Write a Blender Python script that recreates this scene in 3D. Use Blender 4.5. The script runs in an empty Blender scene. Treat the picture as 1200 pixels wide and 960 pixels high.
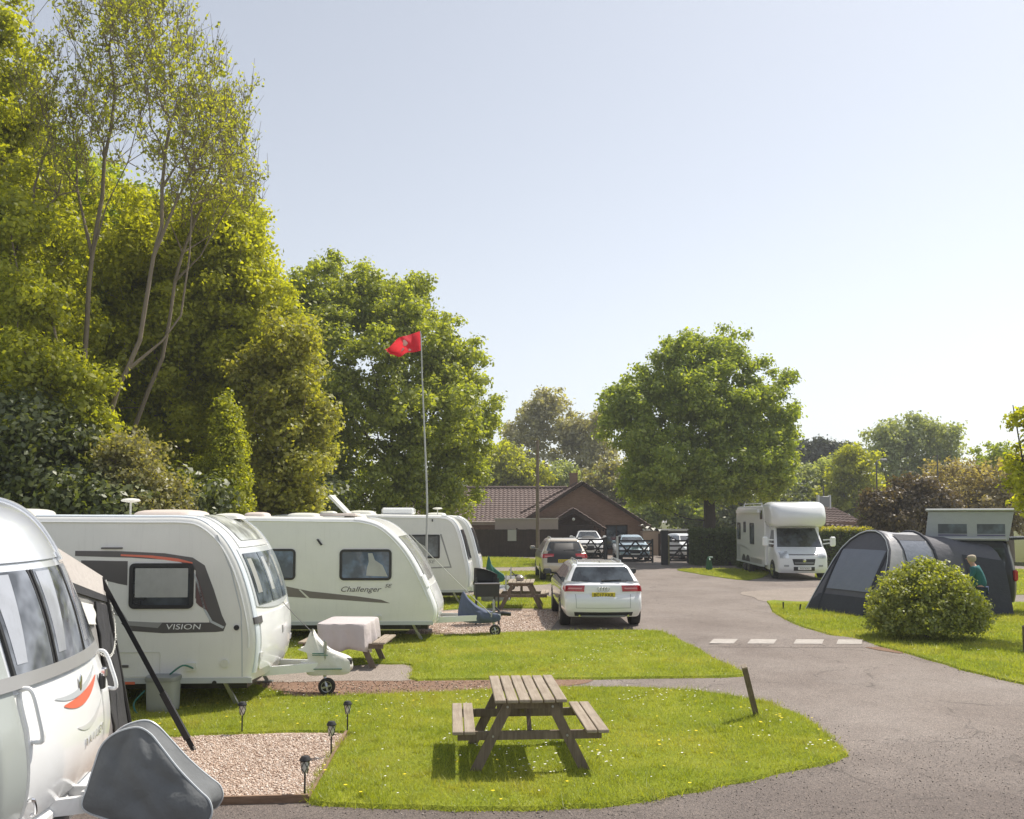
import bpy, bmesh, math, random
import numpy as np
from mathutils import Vector, Matrix, Euler
random.seed(7); rng = np.random.default_rng(11)
R = math.radians; PI = math.pi
scene = bpy.context.scene
COL = scene.collection

# ------------------------------------------------------------------ camera
CAM_H = 2.55; F = 1050.0; HOR = 605.0; PITCH = R(3.4)
CY = HOR - F*math.tan(PITCH)
def ray(px, py):
    x = (px-600)/F; y = -(py-CY)/F
    c, s = math.cos(PITCH), math.sin(PITCH)
    return Vector((x, c - y*s, s + y*c))
def G(px, py, z=0.0):
    d = ray(px, py); t = (z-CAM_H)/d.z
    return Vector((d.x*t, d.y*t, z))
def P(px, py, D):
    d = ray(px, py); t = D/d.y
    return Vector((d.x*t, D, CAM_H + d.z*t))
cd = bpy.data.cameras.new('camera'); cam = bpy.data.objects.new('camera', cd); COL.objects.link(cam)
cam.location = (0,0,CAM_H); cam.rotation_euler = (R(90)+PITCH, 0, 0)
cd.sensor_width = 36; cd.lens = F/1200*36; cd.shift_y = (CY-480)/1200; cd.clip_end = 2000; cd.clip_start = .05
scene.camera = cam

# ------------------------------------------------------------------ materials
MATS = {}
class NT:
    def __init__(s, name):
        s.m = bpy.data.materials.new(name); s.m.use_nodes = True; s.t = s.m.node_tree; s.t.nodes.clear()
        s.out = s.n('ShaderNodeOutputMaterial')
    def n(s, typ, **kw):
        n = s.t.nodes.new(typ)
        for k, v in kw.items():
            if k.startswith('i_'):
                key = k[2:]
                key = int(key) if key.isdigit() else key.replace('_', ' ')
                n.inputs[key].default_value = v
            else: setattr(n, k, v)
        return n
    def l(s, a, b): s.t.links.new(a, b)
    def coord(s, kind='Object', scale=None):
        c = s.n('ShaderNodeTexCoord'); o = c.outputs[kind]
        if scale is not None:
            m = s.n('ShaderNodeMapping'); m.inputs['Scale'].default_value = scale if hasattr(scale, '__len__') else (scale,)*3
            s.l(o, m.inputs[0]); o = m.outputs[0]
        return o
    def noise(s, co, scale, detail=4, rough=.6):
        n = s.n('ShaderNodeTexNoise', i_Scale=scale, i_Detail=detail, i_Roughness=rough)
        if co is not None: s.l(co, n.inputs['Vector'])
        return n.outputs[0]
    def ramp(s, fac, stops):
        r = s.n('ShaderNodeValToRGB'); s.l(fac, r.inputs[0])
        els = r.color_ramp.elements
        while len(els) < len(stops): els.new(.5)
        for e, (p, c) in zip(els, stops):
            e.position = p; e.color = (*c, 1) if len(c) == 3 else c
        return r.outputs[0]
    def mix(s, fac, a, b, mode='MIX'):
        m = s.n('ShaderNodeMix', data_type='RGBA', blend_type=mode)
        for sock, v in ((m.inputs[0], fac), (m.inputs[6], a), (m.inputs[7], b)):
            if hasattr(v, 'is_output'): s.l(v, sock)
            elif isinstance(v, tuple): sock.default_value = (*v, 1) if len(v) == 3 else v
            else: sock.default_value = v
        return m.outputs[2]
    def bump(s, h, strength=.3, dist=.01):
        b = s.n('ShaderNodeBump', i_Strength=strength, i_Distance=dist); s.l(h, b.inputs['Height']); return b.outputs[0]
    def principled(s, color, rough=.5, metal=0, normal=None, coat=0, spec=None, **kw):
        p = s.n('ShaderNodeBsdfPrincipled')
        if hasattr(color, 'is_output'): s.l(color, p.inputs['Base Color'])
        else: p.inputs['Base Color'].default_value = (*color, 1)
        if hasattr(rough, 'is_output'): s.l(rough, p.inputs['Roughness'])
        else: p.inputs['Roughness'].default_value = rough
        p.inputs['Metallic'].default_value = metal; p.inputs['Coat Weight'].default_value = coat
        p.inputs['Coat Roughness'].default_value = .06
        if spec is not None: p.inputs['Specular IOR Level'].default_value = spec
        if normal is not None: s.l(normal, p.inputs['Normal'])
        for k, v in kw.items(): p.inputs[k.replace('_', ' ')].default_value = v
        s.l(p.outputs[0], s.out.inputs[0]); return p

def paint(name, col, rough=.35, coat=.3, dirt=.12, metal=0, scale=2.0):
    if name in MATS: return MATS[name]
    t = NT(name); co = t.coord('Object')
    n1 = t.noise(co, scale, 6, .65); n2 = t.noise(t.coord('Object', (9, 9, .8)), 3, 4)
    f = t.ramp(n1, [(.35, (0,0,0)), (.75, (1,1,1))])
    dcol = tuple(c*.62 + .03*k for c, k in zip(col, (1.1, 1, .8)))
    m = t.mix(dirt, col, dcol); c1 = t.mix(f, col, m)
    f2 = t.ramp(n2, [(.55, (0,0,0)), (.8, (dirt,)*3)])
    c2 = t.mix(f2, c1, dcol)
    rr = t.n('ShaderNodeMapRange', i_To_Min=rough*.8, i_To_Max=min(1, rough*1.4)); t.l(n1, rr.inputs[0])
    t.principled(c2, rr.outputs[0], metal, coat=coat)
    MATS[name] = t.m; return t.m
def cloth(name, col, rough=.9, var=.15, weave=300, transl=0):
    if name in MATS: return MATS[name]
    t = NT(name); co = t.coord('Object')
    n = t.noise(co, 3, 5); w = t.noise(co, weave, 2)
    c = t.mix(n, tuple(x*(1-var) for x in col), tuple(min(1, x*(1+var)) for x in col))
    big = t.noise(co, 7, 3)
    add = t.n('ShaderNodeMath', operation='MULTIPLY_ADD', i_1=.05); t.l(w, add.inputs[0]); t.l(big, add.inputs[2])
    t.principled(c, rough, normal=t.bump(add.outputs[0], .5, .03), spec=.25)
    MATS[name] = t.m; return t.m
def glass_dark(name, col=(.02,.025,.03), rough=.06, blotch=.5):
    if name in MATS: return MATS[name]
    t = NT(name); co = t.coord('Object', (1, 1, 1))
    n = t.noise(co, 2.2, 3)
    c = t.mix(t.ramp(n, [(.42, (0,0,0)), (.62, (1,1,1))]), col, tuple(x*(1+blotch*4)+.01*blotch for x in col))
    t.principled(c, rough, coat=0, spec=.9, normal=t.bump(t.noise(co, 3, 2), .06, .05))
    MATS[name] = t.m; return t.m
def wood(name, ca, cb, scale=1.0, axis=0):
    if name in MATS: return MATS[name]
    t = NT(name); sc = [26, 26, 26]; sc[axis] = 1.6
    co = t.coord('Object', tuple(x*scale for x in sc)); n = t.noise(co, 1.3, 6, .7)
    co2 = t.coord('Object'); n2 = t.noise(co2, 4, 3)
    c = t.mix(t.ramp(n, [(.3, (0,0,0)), (.7, (1,1,1))]), ca, cb)
    c = t.mix(t.ramp(n2, [(.4, (0,0,0)), (.8, (.45,.45,.45))]), c, tuple(x*.6 for x in ca))
    t.principled(c, .85, normal=t.bump(n, .5, .004), spec=.3)
    MATS[name] = t.m; return t.m
def leaf(name, a, b, tr=.45, gloss=.05, trcol=None, third=None):
    if name in MATS: return MATS[name]
    t = NT(name); g = t.n('ShaderNodeNewGeometry')
    n = t.noise(t.coord('Object'), .55, 2)
    c = t.mix(g.outputs['Random Per Island'], a, b)
    if third: c = t.mix(t.ramp(n, [(.45, (0,0,0)), (.62, (.8,.8,.8))]), c, third)
    d = t.n('ShaderNodeBsdfDiffuse', i_Roughness=.4); t.l(c, d.inputs[0])
    tl = t.n('ShaderNodeBsdfTranslucent')
    hc = t.mix(1.0, c, trcol or (1.75, 1.68, .45), 'MULTIPLY'); t.l(hc, tl.inputs[0])
    gl = t.n('ShaderNodeBsdfGlossy', i_Roughness=.5); gl.inputs[0].default_value = (1,1,1,1)
    m1 = t.n('ShaderNodeMixShader', i_0=tr); t.l(d.outputs[0], m1.inputs[1]); t.l(tl.outputs[0], m1.inputs[2])
    m2 = t.n('ShaderNodeMixShader', i_0=gloss); t.l(m1.outputs[0], m2.inputs[1]); t.l(gl.outputs[0], m2.inputs[2])
    t.l(m2.outputs[0], t.out.inputs[0]); MATS[name] = t.m; return t.m
def bark(name, a, b):
    if name in MATS: return MATS[name]
    t = NT(name); n = t.noise(t.coord('Object', (6, 6, 1.2)), 2.5, 6, .7)
    t.principled(t.mix(n, a, b), .95, normal=t.bump(n, .8, .03), spec=.2); MATS[name] = t.m; return t.m

WHITE = paint('caravan_white', (.80,.80,.77), .28, .4, .2, 0, 1.3)
WHITE2 = paint('gelcoat_white', (.84,.85,.86), .2, .6, .07)
CREAM = paint('aged_white', (.70,.70,.64), .4, .1, .3)
GREYP = paint('grey_plastic', (.32,.33,.34), .5, .05, .2)
DKGREY = paint('dark_grey_graphic', (.10,.095,.095), .35, .2, .1)
MIDGREY = paint('mid_grey_graphic', (.30,.30,.30), .35, .2, .1)
SILVER = paint('silver_panel', (.50,.53,.56), .3, .3, .1)
BLACKP = paint('black_plastic', (.018,.018,.02), .45, .05, .3)
RUBBER = paint('rubber', (.022,.021,.02), .8, 0, .4)
CHROME = paint('chrome', (.7,.7,.72), .15, 0, .05, 1.0)
ALU = paint('alloy', (.45,.46,.47), .3, .1, .3, .8)
PINKV = paint('vent_beige', (.62,.54,.49), .5, 0, .25)
RED = paint('red_gloss', (.55,.02,.02), .2, .5, .1)
ORANGE = paint('orange_red_graphic', (.75,.16,.09), .3, .3, .05)
GLASS = glass_dark('tinted_glass'); GLASSC = glass_dark('caravan_window_acrylic', (.045,.055,.065), .1, .6)
BLIND = paint('blind_glass', (.42,.43,.42), .12, .5, .5, 0, 6)

# ------------------------------------------------------------------ mesh builder
class MB:
    def __init__(s): s.v = []; s.f = []
    def add(s, vs, fs):
        o = len(s.v); s.v += [tuple(v) for v in vs]; s.f += [tuple(i+o for i in f) for f in fs]; return s
    def box(s, c, d, rot=None, taper=None, bev=0):
        x, y, z = (k/2 for k in d)
        if bev:
            b = min(bev, x*.9, y*.9, z*.9); vs = []
            for sz in (-1, 1):
                for lv, ins in ((z, b), (z-b, 0)):
                    pass
            rings = [(-z, b), (-z+b, 0), (z-b, 0), (z, b)]
            for zz, ins in rings:
                X, Y = x-ins, y-ins
                vs += [(-X+b*(ins == 0), -Y, zz), (X-b*(ins == 0), -Y, zz), (X, -Y+b*(ins == 0), zz), (X, Y-b*(ins == 0), zz),
                       (X-b*(ins == 0), Y, zz), (-X+b*(ins == 0), Y, zz), (-X, Y-b*(ins == 0), zz), (-X, -Y+b*(ins == 0), zz)]
            fs = [tuple(range(7, -1, -1)), tuple(range(24, 32))]
            for r in range(3):
                for i in range(8):
                    j = (i+1) % 8; fs.append((r*8+i, r*8+j, r*8+8+j, r*8+8+i))
        else:
            t = taper or 1
            vs = [(-x,-y,-z),(x,-y,-z),(x,y,-z),(-x,y,-z),(-x*t,-y*t,z),(x*t,-y*t,z),(x*t,y*t,z),(-x*t,y*t,z)]
            fs = [(3,2,1,0),(4,5,6,7),(0,1,5,4),(1,2,6,5),(2,3,7,6),(3,0,4,7)]
        M = Euler(rot).to_matrix() if rot is not None else Matrix.Identity(3)
        return s.add([M @ Vector(v) + Vector(c) for v in vs], fs)
    def beam(s, a, b, w, h, up=(0,0,1)):
        a = Vector(a); b = Vector(b); d = (b-a).normalized(); u = Vector(up)
        if abs(d.dot(u)) > .98: u = Vector((1,0,0))
        r = d.cross(u).normalized(); u = r.cross(d).normalized()
        vs = [p + r*(sx*w/2) + u*(sz*h/2) for p in (a, b) for sx, sz in ((-1,-1),(1,-1),(1,1),(-1,1))]
        return s.add(vs, [(3,2,1,0),(4,5,6,7),(0,1,5,4),(1,2,6,5),(2,3,7,6),(3,0,4,7)])
    def tube(s, pts, rad, n=8, cap=True):
        pts = [Vector(p) for p in pts]
        rads = rad if hasattr(rad, '__len__') else [rad]*len(pts)
        up = None; vs = []; fs = []
        for i, p in enumerate(pts):
            d = (pts[min(i+1, len(pts)-1)] - pts[max(i-1, 0)]).normalized()
            if up is None: up = Vector((0,0,1)) if abs(d.z) < .9 else Vector((1,0,0))
            r = d.cross(up).normalized(); up = r.cross(d).normalized()
            for k in range(n):
                a = 2*PI*k/n; vs.append(p + (r*math.cos(a) + up*math.sin(a))*rads[i])
        for i in range(len(pts)-1):
            for k in range(n):
                j = (k+1) % n; fs.append((i*n+k, i*n+j, (i+1)*n+j, (i+1)*n+k))
        if cap: fs += [tuple(range(n-1, -1, -1)), tuple(range((len(pts)-1)*n, len(pts)*n))]
        return s.add(vs, fs)
    def lathe(s, prof, c=(0,0,0), axis='z', n=24):
        vs = []; fs = []
        for r, h in prof:
            for k in range(n):
                a = 2*PI*k/n; x, y = r*math.cos(a), r*math.sin(a)
                v = {'z': (x, y, h), 'y': (x, h, y), 'x': (h, x, y)}[axis]
                vs.append((v[0]+c[0], v[1]+c[1], v[2]+c[2]))
        for i in range(len(prof)-1):
            for k in range(n):
                j = (k+1) % n; fs.append((i*n+k, i*n+j, (i+1)*n+j, (i+1)*n+k))
        fs += [tuple(range(n-1, -1, -1)), tuple(range((len(prof)-1)*n, len(prof)*n))]
        return s.add(vs, fs)
    def prism(s, poly, fn_in, fn_out):
        """poly: list of 2D; fn_*: map (u,v)->3D for the two faces"""
        n = len(poly); vs = [fn_in(*p) for p in poly] + [fn_out(*p) for p in poly]
        fs = [tuple(range(n-1, -1, -1)), tuple(range(n, 2*n))] + [(i, (i+1) % n, n+(i+1) % n, n+i) for i in range(n)]
        return s.add(vs, fs)
    def grid(s, rows, close=False):
        nr, nc = len(rows), len(rows[0]); vs = [p for r in rows for p in r]
        fs = [(i*nc+j, i*nc+j+1, (i+1)*nc+j+1, (i+1)*nc+j) for i in range(nr-1) for j in range(nc-1)]
        if close: fs += [(i*nc+nc-1, i*nc, (i+1)*nc, (i+1)*nc+nc-1) for i in range(nr-1)]
        return s.add(vs, fs)
    def build(s, name, mat, parent=None, smooth=True, angle=32):
        me = bpy.data.meshes.new(name); me.from_pydata([tuple(v) for v in s.v], [], s.f); me.update()
        bm = bmesh.new(); bm.from_mesh(me); bmesh.ops.remove_doubles(bm, verts=bm.verts, dist=1e-5)
        bmesh.ops.recalc_face_normals(bm, faces=bm.faces); bm.to_mesh(me); bm.free()
        me.materials.append(mat)
        if smooth:
            me.polygons.foreach_set('use_smooth', [True]*len(me.polygons)); me.set_sharp_from_angle(angle=R(angle))
        o = bpy.data.objects.new(name, me); COL.objects.link(o)
        if parent: o.parent = parent
        return o
def np_mesh(name, verts, nper, mat, parent=None, smooth=False, faces=None):
    """verts (N,3) grouped in faces of nper verts each, or explicit faces (M,nper)"""
    me = bpy.data.meshes.new(name); verts = np.asarray(verts, np.float32).reshape(-1, 3)
    nv = len(verts); me.vertices.add(nv); me.vertices.foreach_set('co', verts.ravel())
    idx = np.arange(nv, dtype=np.int32) if faces is None else np.asarray(faces, np.int32).ravel()
    nf = len(idx)//nper
    me.loops.add(len(idx)); me.loops.foreach_set('vertex_index', idx)
    me.polygons.add(nf); me.polygons.foreach_set('loop_start', np.arange(nf, dtype=np.int32)*nper)
    if smooth: me.polygons.foreach_set('use_smooth', np.ones(nf, bool))
    me.update(calc_edges=True); me.materials.append(mat)
    o = bpy.data.objects.new(name, me); COL.objects.link(o)
    if parent: o.parent = parent
    return o
def tag(o, label=None, cat=None, group=None, kind=None):
    if label: o['label'] = label
    if cat: o['category'] = cat
    if group: o['group'] = group
    if kind: o['kind'] = kind
    return o
def thing(name, label, cat, loc=(0,0,0), rotz=0, group=None):
    o = bpy.data.objects.new(name, None); COL.objects.link(o); o.empty_display_size = .2
    o.location = loc; o.rotation_euler = (0,0,rotz); return tag(o, label, cat, group)
def children(o): return [c for c in bpy.data.objects if c.parent == o]
def copy_tree(o, parent=None):
    c = o.copy(); COL.objects.link(c)
    if parent: c.parent = parent
    for ch in children(o): copy_tree(ch, c)
    return c
def text(name, body, size, loc, rot, mat, parent, sx=1.0, shear=0, extrude=.0015, space=1.0, align='CENTER'):
    cu = bpy.data.curves.new(name, 'FONT'); cu.body = body; cu.size = size; cu.extrude = extrude; cu.shear = shear
    cu.space_character = space; cu.align_x = align; cu.align_y = 'CENTER'; cu.materials.append(mat); cu.resolution_u = 3
    tmp = bpy.data.objects.new(name, cu); COL.objects.link(tmp); bpy.context.view_layer.update()
    me = bpy.data.meshes.new_from_object(tmp.evaluated_get(bpy.context.evaluated_depsgraph_get())); me.name = name
    bpy.data.objects.remove(tmp); bpy.data.curves.remove(cu)
    if not me.materials: me.materials.append(mat)
    o = bpy.data.objects.new(name, me); COL.objects.link(o); o.location = loc; o.rotation_euler = rot; o.scale = (sx,1,1)
    if parent: o.parent = parent
    return o
def smooth_poly(pts, sub=6, closed=True):
    n = len(pts); out = []; pts = [Vector(p) for p in pts]
    for i in range(n if closed else n-1):
        g = (lambda k: pts[k % n]) if closed else (lambda k: pts[min(max(k, 0), n-1)])
        p0, p1, p2, p3 = g(i-1), g(i), g(i+1), g(i+2)
        for k in range(sub):
            t = k/sub
            out.append(.5*((2*p1) + (p2-p0)*t + (2*p0-5*p1+4*p2-p3)*t*t + (3*p1-p0-3*p2+p3)*t**3))
    if not closed: out.append(pts[-1])
    return out
def rpoly(x0, y0, x1, y1, r, n=4, skew=0):
    out = []
    for cx, cy, a0 in ((x1-r, y1-r, 0), (x0+r, y1-r, 90), (x0+r, y0+r, 180), (x1-r, y0+r, 270)):
        for k in range(n+1):
            a = R(a0 + 90*k/n); x, y = cx + r*math.cos(a), cy + r*math.sin(a)
            out.append((x + skew*(y-y0), y))
    return out
# ------------------------------------------------------------------ vehicle shell
class Shell:
    """body of a vehicle: a side profile swept over its width. local: +X forward, +Y left, +Z up."""
    def __init__(s, prof, hw, r=.08, bulge=None, nt=18, sub=5):
        # prof: open chain from rear bottom over the roof to front bottom
        q = [prof[0]]
        for b in prof[1:]:
            a = q[-1]; k = max(1, int(math.hypot(b[0]-a[0], b[1]-a[1])/.42))
            q += [(a[0]+(b[0]-a[0])*i/k, a[1]+(b[1]-a[1])*i/k) for i in range(1, k+1)]
        prof = q
        s.hwf = hw; s.r = r; s.bf = bulge or (lambda a, z: 0)
        s.p = [Vector((p.x, p.y)) for p in smooth_poly([Vector((a, z, 0)) for a, z in prof], sub, False)]
        n = len(s.p); s.n = []
        for i in range(n):
            d = (s.p[min(i+1, n-1)] - s.p[max(i-1, 0)]).normalized(); s.n.append(Vector((-d.y, d.x)))
        s.N = n; s.nt = nt
        s.zmin = min(p.y for p in s.p)
    def samp(s, u):
        u = min(max(u, 0), s.N-1.0001); i = int(u); f = u-i
        return s.p[i].lerp(s.p[i+1], f), s.n[i].lerp(s.n[i+1], f).normalized()
    def pt(s, u, t, off=0):
        p, nr = s.samp(u); r = s.r
        W0 = s.hwf(p.x, p.y); d = abs(t)*W0 - (W0-r); rd = 0; k = 0
        if d > 0:
            q = min(d/r, 1); rd = r*(1-math.sqrt(max(0, 1-q*q))); k = q
        a, z = p.x - nr.x*rd, p.y - nr.y*rd
        b = s.bf(p.x, p.y)
        a -= b*t*t
        side = k**3
        W = s.hwf(a, z)
        return Vector((a + nr.x*off*(1-side), t*W + math.copysign(off*side, t), z + nr.y*off*(1-side)))
    def ts(s):
        W = 1.0; rr = max(s.r, .02)
        ts = list(np.linspace(-1+rr, 1-rr, max(4, s.nt-8)))
        ed = [1-rr*(1-math.sin(R(a))) for a in (22, 45, 65, 80, 90)]
        return [-e for e in ed[::-1]] + ts + ed
    def edge(s): return [s.pt(u, 1) for u in range(s.N)]
    def body(s, name, mat, parent):
        m = MB(); ts = s.ts()
        m.grid([[s.pt(u, t) for t in ts] for u in range(s.N)])
        # sides: columns between lower and upper chain of the edge profile
        e = [(p.x, p.z) for p in s.edge()]
        m.grid([[ (e[0][0], y*s.hwf(*e[0]), e[0][1]) for y in (-1, 1)], [(e[-1][0], y*s.hwf(*e[-1]), e[-1][1]) for y in (-1, 1)]])
        for sd in (-1, 1):
            zs = 14
            poly = e; n = len(poly)
            zb = e[0][1]; xs = sorted(set(round(p[0], 4) for p in poly))
            # clean fan of strips
            def inter(x):
                hits = []
                for i in range(n):
                    x0, z0 = poly[i]; x1, z1 = poly[(i+1) % n]
                    if (x0-x)*(x1-x) <= 0 and abs(x1-x0) > 1e-9:
                        hits.append(z0 + (z1-z0)*(x-x0)/(x1-x0))
                return (min(hits), max(hits)) if hits else (zb, zb)
            cols = []
            for x in xs:
                lo, hi = inter(x)
                cols.append([(x, sd*s.hwf(x, lo+(hi-lo)*k/zs), lo+(hi-lo)*k/zs) for k in range(zs+1)])
            m.grid(cols)
        return m.build(name, mat, parent, angle=40)
    def u_at(s, z, front=True):
        rngi = range(s.N-2, -1, -1) if front else range(s.N-1)
        for i in rngi:
            z0, z1 = s.p[i].y, s.p[i+1].y
            if (z0-z)*(z1-z) <= 0 and abs(z1-z0) > 1e-9: return i + (z-z0)/(z1-z0)
        return s.N/2
    def u_ax(s, a):   # on the top side
        best = 0; bd = 9e9
        for i in range(s.N-1):
            p = s.p[i]
            if s.n[i].y > .3 and abs(p.x-a) < bd: bd = abs(p.x-a); best = i
        return best
    def patch(s, name, mat, parent, u0, u1, t0, t1, off=.012, shape=None, nu=14, ntt=14, round_=.0):
        """raised panel following the surface; shape(fu, ft)->(fu, ft) warps the unit square"""
        m = MB(); rows = []; base = []
        for i in range(nu+1):
            r0 = []; r1 = []
            for j in range(ntt+1):
                fu, ft = i/nu, j/ntt
                if round_:
                    k = 2*fu-1; ins = round_*(1-math.sqrt(max(0, 1-abs(k)**5)))
                    ft = .5 + (ft-.5)*(1-ins)
                if shape: fu, ft = shape(fu, ft)
                r1.append(s.pt(u0+(u1-u0)*fu, t0+(t1-t0)*ft, off)); r0.append(s.pt(u0+(u1-u0)*fu, t0+(t1-t0)*ft, -.004))
            rows.append(r1); base.append(r0)
        m.grid(rows)
        m.grid([rows[0], base[0]]); m.grid([rows[-1], base[-1]])
        m.grid([[r[0] for r in rows], [r[0] for r in base]]); m.grid([[r[-1] for r in rows], [r[-1] for r in base]])
        return m.build(name, mat, parent, angle=40)
    def side(s, name, mat, parent, poly, sd=-1, off=.004, inn=-.01):
        m = MB()
        m.prism(poly, lambda a, z: (a, sd*(s.hwf(a, z)+inn), z), lambda a, z: (a, sd*(s.hwf(a, z)+off), z))
        return m.build(name, mat, parent, angle=30)
    def side_ring(s, name, mat, parent, outer, inner, sd=-1, off=.018):
        m = MB(); n = len(outer)
        q = lambda p, o: (p[0], sd*(s.hwf(*p)+o), p[1])
        vs = [q(p, -.005) for p in outer] + [q(p, off) for p in outer] + [q(p, off) for p in inner] + [q(p, -.005) for p in inner]
        fs = [(k*n+i, k*n+(i+1) % n, (k+1)*n+(i+1) % n, (k+1)*n+i) for k in range(3) for i in range(n)]
        m.add(vs, fs); return m.build(name, mat, parent, angle=30)
    def side_window(s, parent, a0, z0, a1, z1, sd=-1, glass=None, r=.07, fw=.035, inner=None, fmat=None, skew=0):
        o = rpoly(a0, z0, a1, z1, r, 5, skew); i = rpoly(a0+fw, z0+fw, a1-fw, z1-fw, max(r-fw, .02), 5, skew)
        w = s.side('window', glass or GLASSC, parent, i, sd, .008)
        s.side_ring('frame', fmat or BLACKP, w, o, i, sd, .02)
        if inner:
            s.side('blind', inner, w, rpoly(a0+fw*1.5, z0+fw+.10, a1-fw*1.5, z1-fw*1.3, .01, 2), sd, .0105)
        return w
def wheel(parent, x, y, r=.33, w=.21, out=-1, hub=ALU, spokes=5, name='wheel'):
    t = MB().lathe([(r*.62, -w/2), (r*.92, -w/2), (r, -w*.36), (r, w*.36), (r*.92, w/2), (r*.62, w/2)], (x, y, r), 'y', 32).build(name, RUBBER, parent)
    yo = y + out*w*.5
    m = MB().lathe([(r*.64, yo-out*.06), (r*.64, yo+out*.004), (r*.58, yo+out*.002), (r*.57, yo-out*.02)], (x, 0, r), 'y', 28)
    for k in range(spokes):
        a = 2*PI*k/spokes+.3
        m.beam((x, yo-out*.006, r), (x+math.cos(a)*r*.6, yo-out*.006, r+math.sin(a)*r*.6), r*.22, .016, (0,1,0))
    m.lathe([(r*.14, yo-out*.02), (r*.14, yo+out*.008)], (x, 0, r), 'y', 12)
    m.build('rim', hub, t)
    return t

def caravan(name, label, loc, rotz, prof, W=1.13, L=6.4, bulge=.10, frame_top=.5):
    t = thing(name, label, 'caravan', loc, rotz)
    zc = 1.2
    sh = Shell(prof, lambda a, z: W - .015*max(0, z-2.2), r=.09, bulge=lambda a, z: (bulge(a, z) if callable(bulge) else bulge)*max(0, min(1, (a+1.2)/1.2)) if a > -3 else -.05)
    sh.body('body', WHITE, t)
    MB().box((-L/2, 0, .30), (L-.5, 1.7, .12)).box((-1.2, 0, .33), (.1, 2*W-.2, .1)).build('chassis', BLACKP, t)
    sh.side('skirt_rail', SILVER, t, [(-L+.1, .36), (-.12, .36), (-.12, .43), (-L+.1, .43)], -1, .012)
    for sd in (-1, 1):
        wheel(t, -L*.52, sd*(W-.16), .31, .18, sd)
        sh.side('wheel_arch', DKGREY, t, [(-L*.52+.40*math.cos(R(a)), .34+.36*math.sin(R(a))) for a in range(0, 181, 15)], sd, .006)
        for a in (-.55, -L+.55):
            MB().beam((a, sd*.85, .34), (a+.18, sd*.88, .03), .04, .05).box((a+.2, sd*.88, .015), (.14, .12, .03)).build('corner_steady', ALU, t)
    # awning rail along the roof edge
    e = [p for p in sh.edge() if p.z > .8]
    for sd in (-1, 1):
        MB().tube([(p.x*1.0, sd*(W+.004), p.z+.004) for p in e], .013, 6).build('awning_rail', WHITE2, t)
    return t, sh
def a_frame(t, W=.62, tip=1.35, z=.42, jockey=True, nose=.0):
    for sd in (-1, 1): MB().beam((-.9, sd*W, z-.04), (tip-.15, sd*.05, z), .055, .12).build('drawbar', WHITE2, t)
    MB().box((tip-.35, 0, z+.01), (.5, .13, .1)).build('coupling_plate', WHITE2, t)
    MB().tube([(tip-.3, 0, z+.03), (tip-.05, 0, z+.07), (tip+.12, 0, z+.05)], [.05, .05, .045], 10).tube([(tip-.1, 0, z+.08), (tip-.3, 0, z+.28)], .018, 8).build('hitch', BLACKP, t)
    if jockey:
        m = MB().tube([(tip-.25, -.12, .26), (tip-.25, -.12, z+.35)], .026, 10).tube([(tip-.25, -.12, z+.35), (tip-.25, -.2, z+.38)], .012, 6)
        m.beam((tip-.25, -.12, .26), (tip-.22, -.17, .12), .03, .03).build('jockey_post', ALU, t)
        wheel(t, tip-.22, -.12, .12, .08, -1, ALU, 4, 'jockey_wheel')
def dome_vent(t, sh, a, y, dx, dy, h, mat, name='roof_vent'):
    z = sh.pt(sh.u_ax(a), y).z - .01
    m = MB(); rows = []
    for k in range(7):
        q = k/6; s_ = (1-q**3)*.92+.08 if k else 1.06
        zz = z + h*math.sin(q*PI/2)
        rows.append([(a+dx/2*s_*math.copysign(abs(math.cos(R(b)))**.45, math.cos(R(b))), y+dy/2*s_*math.copysign(abs(math.sin(R(b)))**.45, math.sin(R(b))), zz) for b in range(0, 360, 15)])
    m.grid(rows, True); m.add(rows[-1], [tuple(range(24))])
    m.add(rows[0], [tuple(range(24))])
    return m.build(name, mat, t)
def roof_aerial(t, x, y, z, h=.28, r=.16):
    return MB().tube([(x, y, z-.05), (x, y, z+h)], .014, 8).lathe([(.03, h), (r*.9, h+.015), (r, h+.03), (r*.8, h+.05), (.04, h+.06)], (x, y, z), 'z', 20).build('aerial', CREAM, t)
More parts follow.
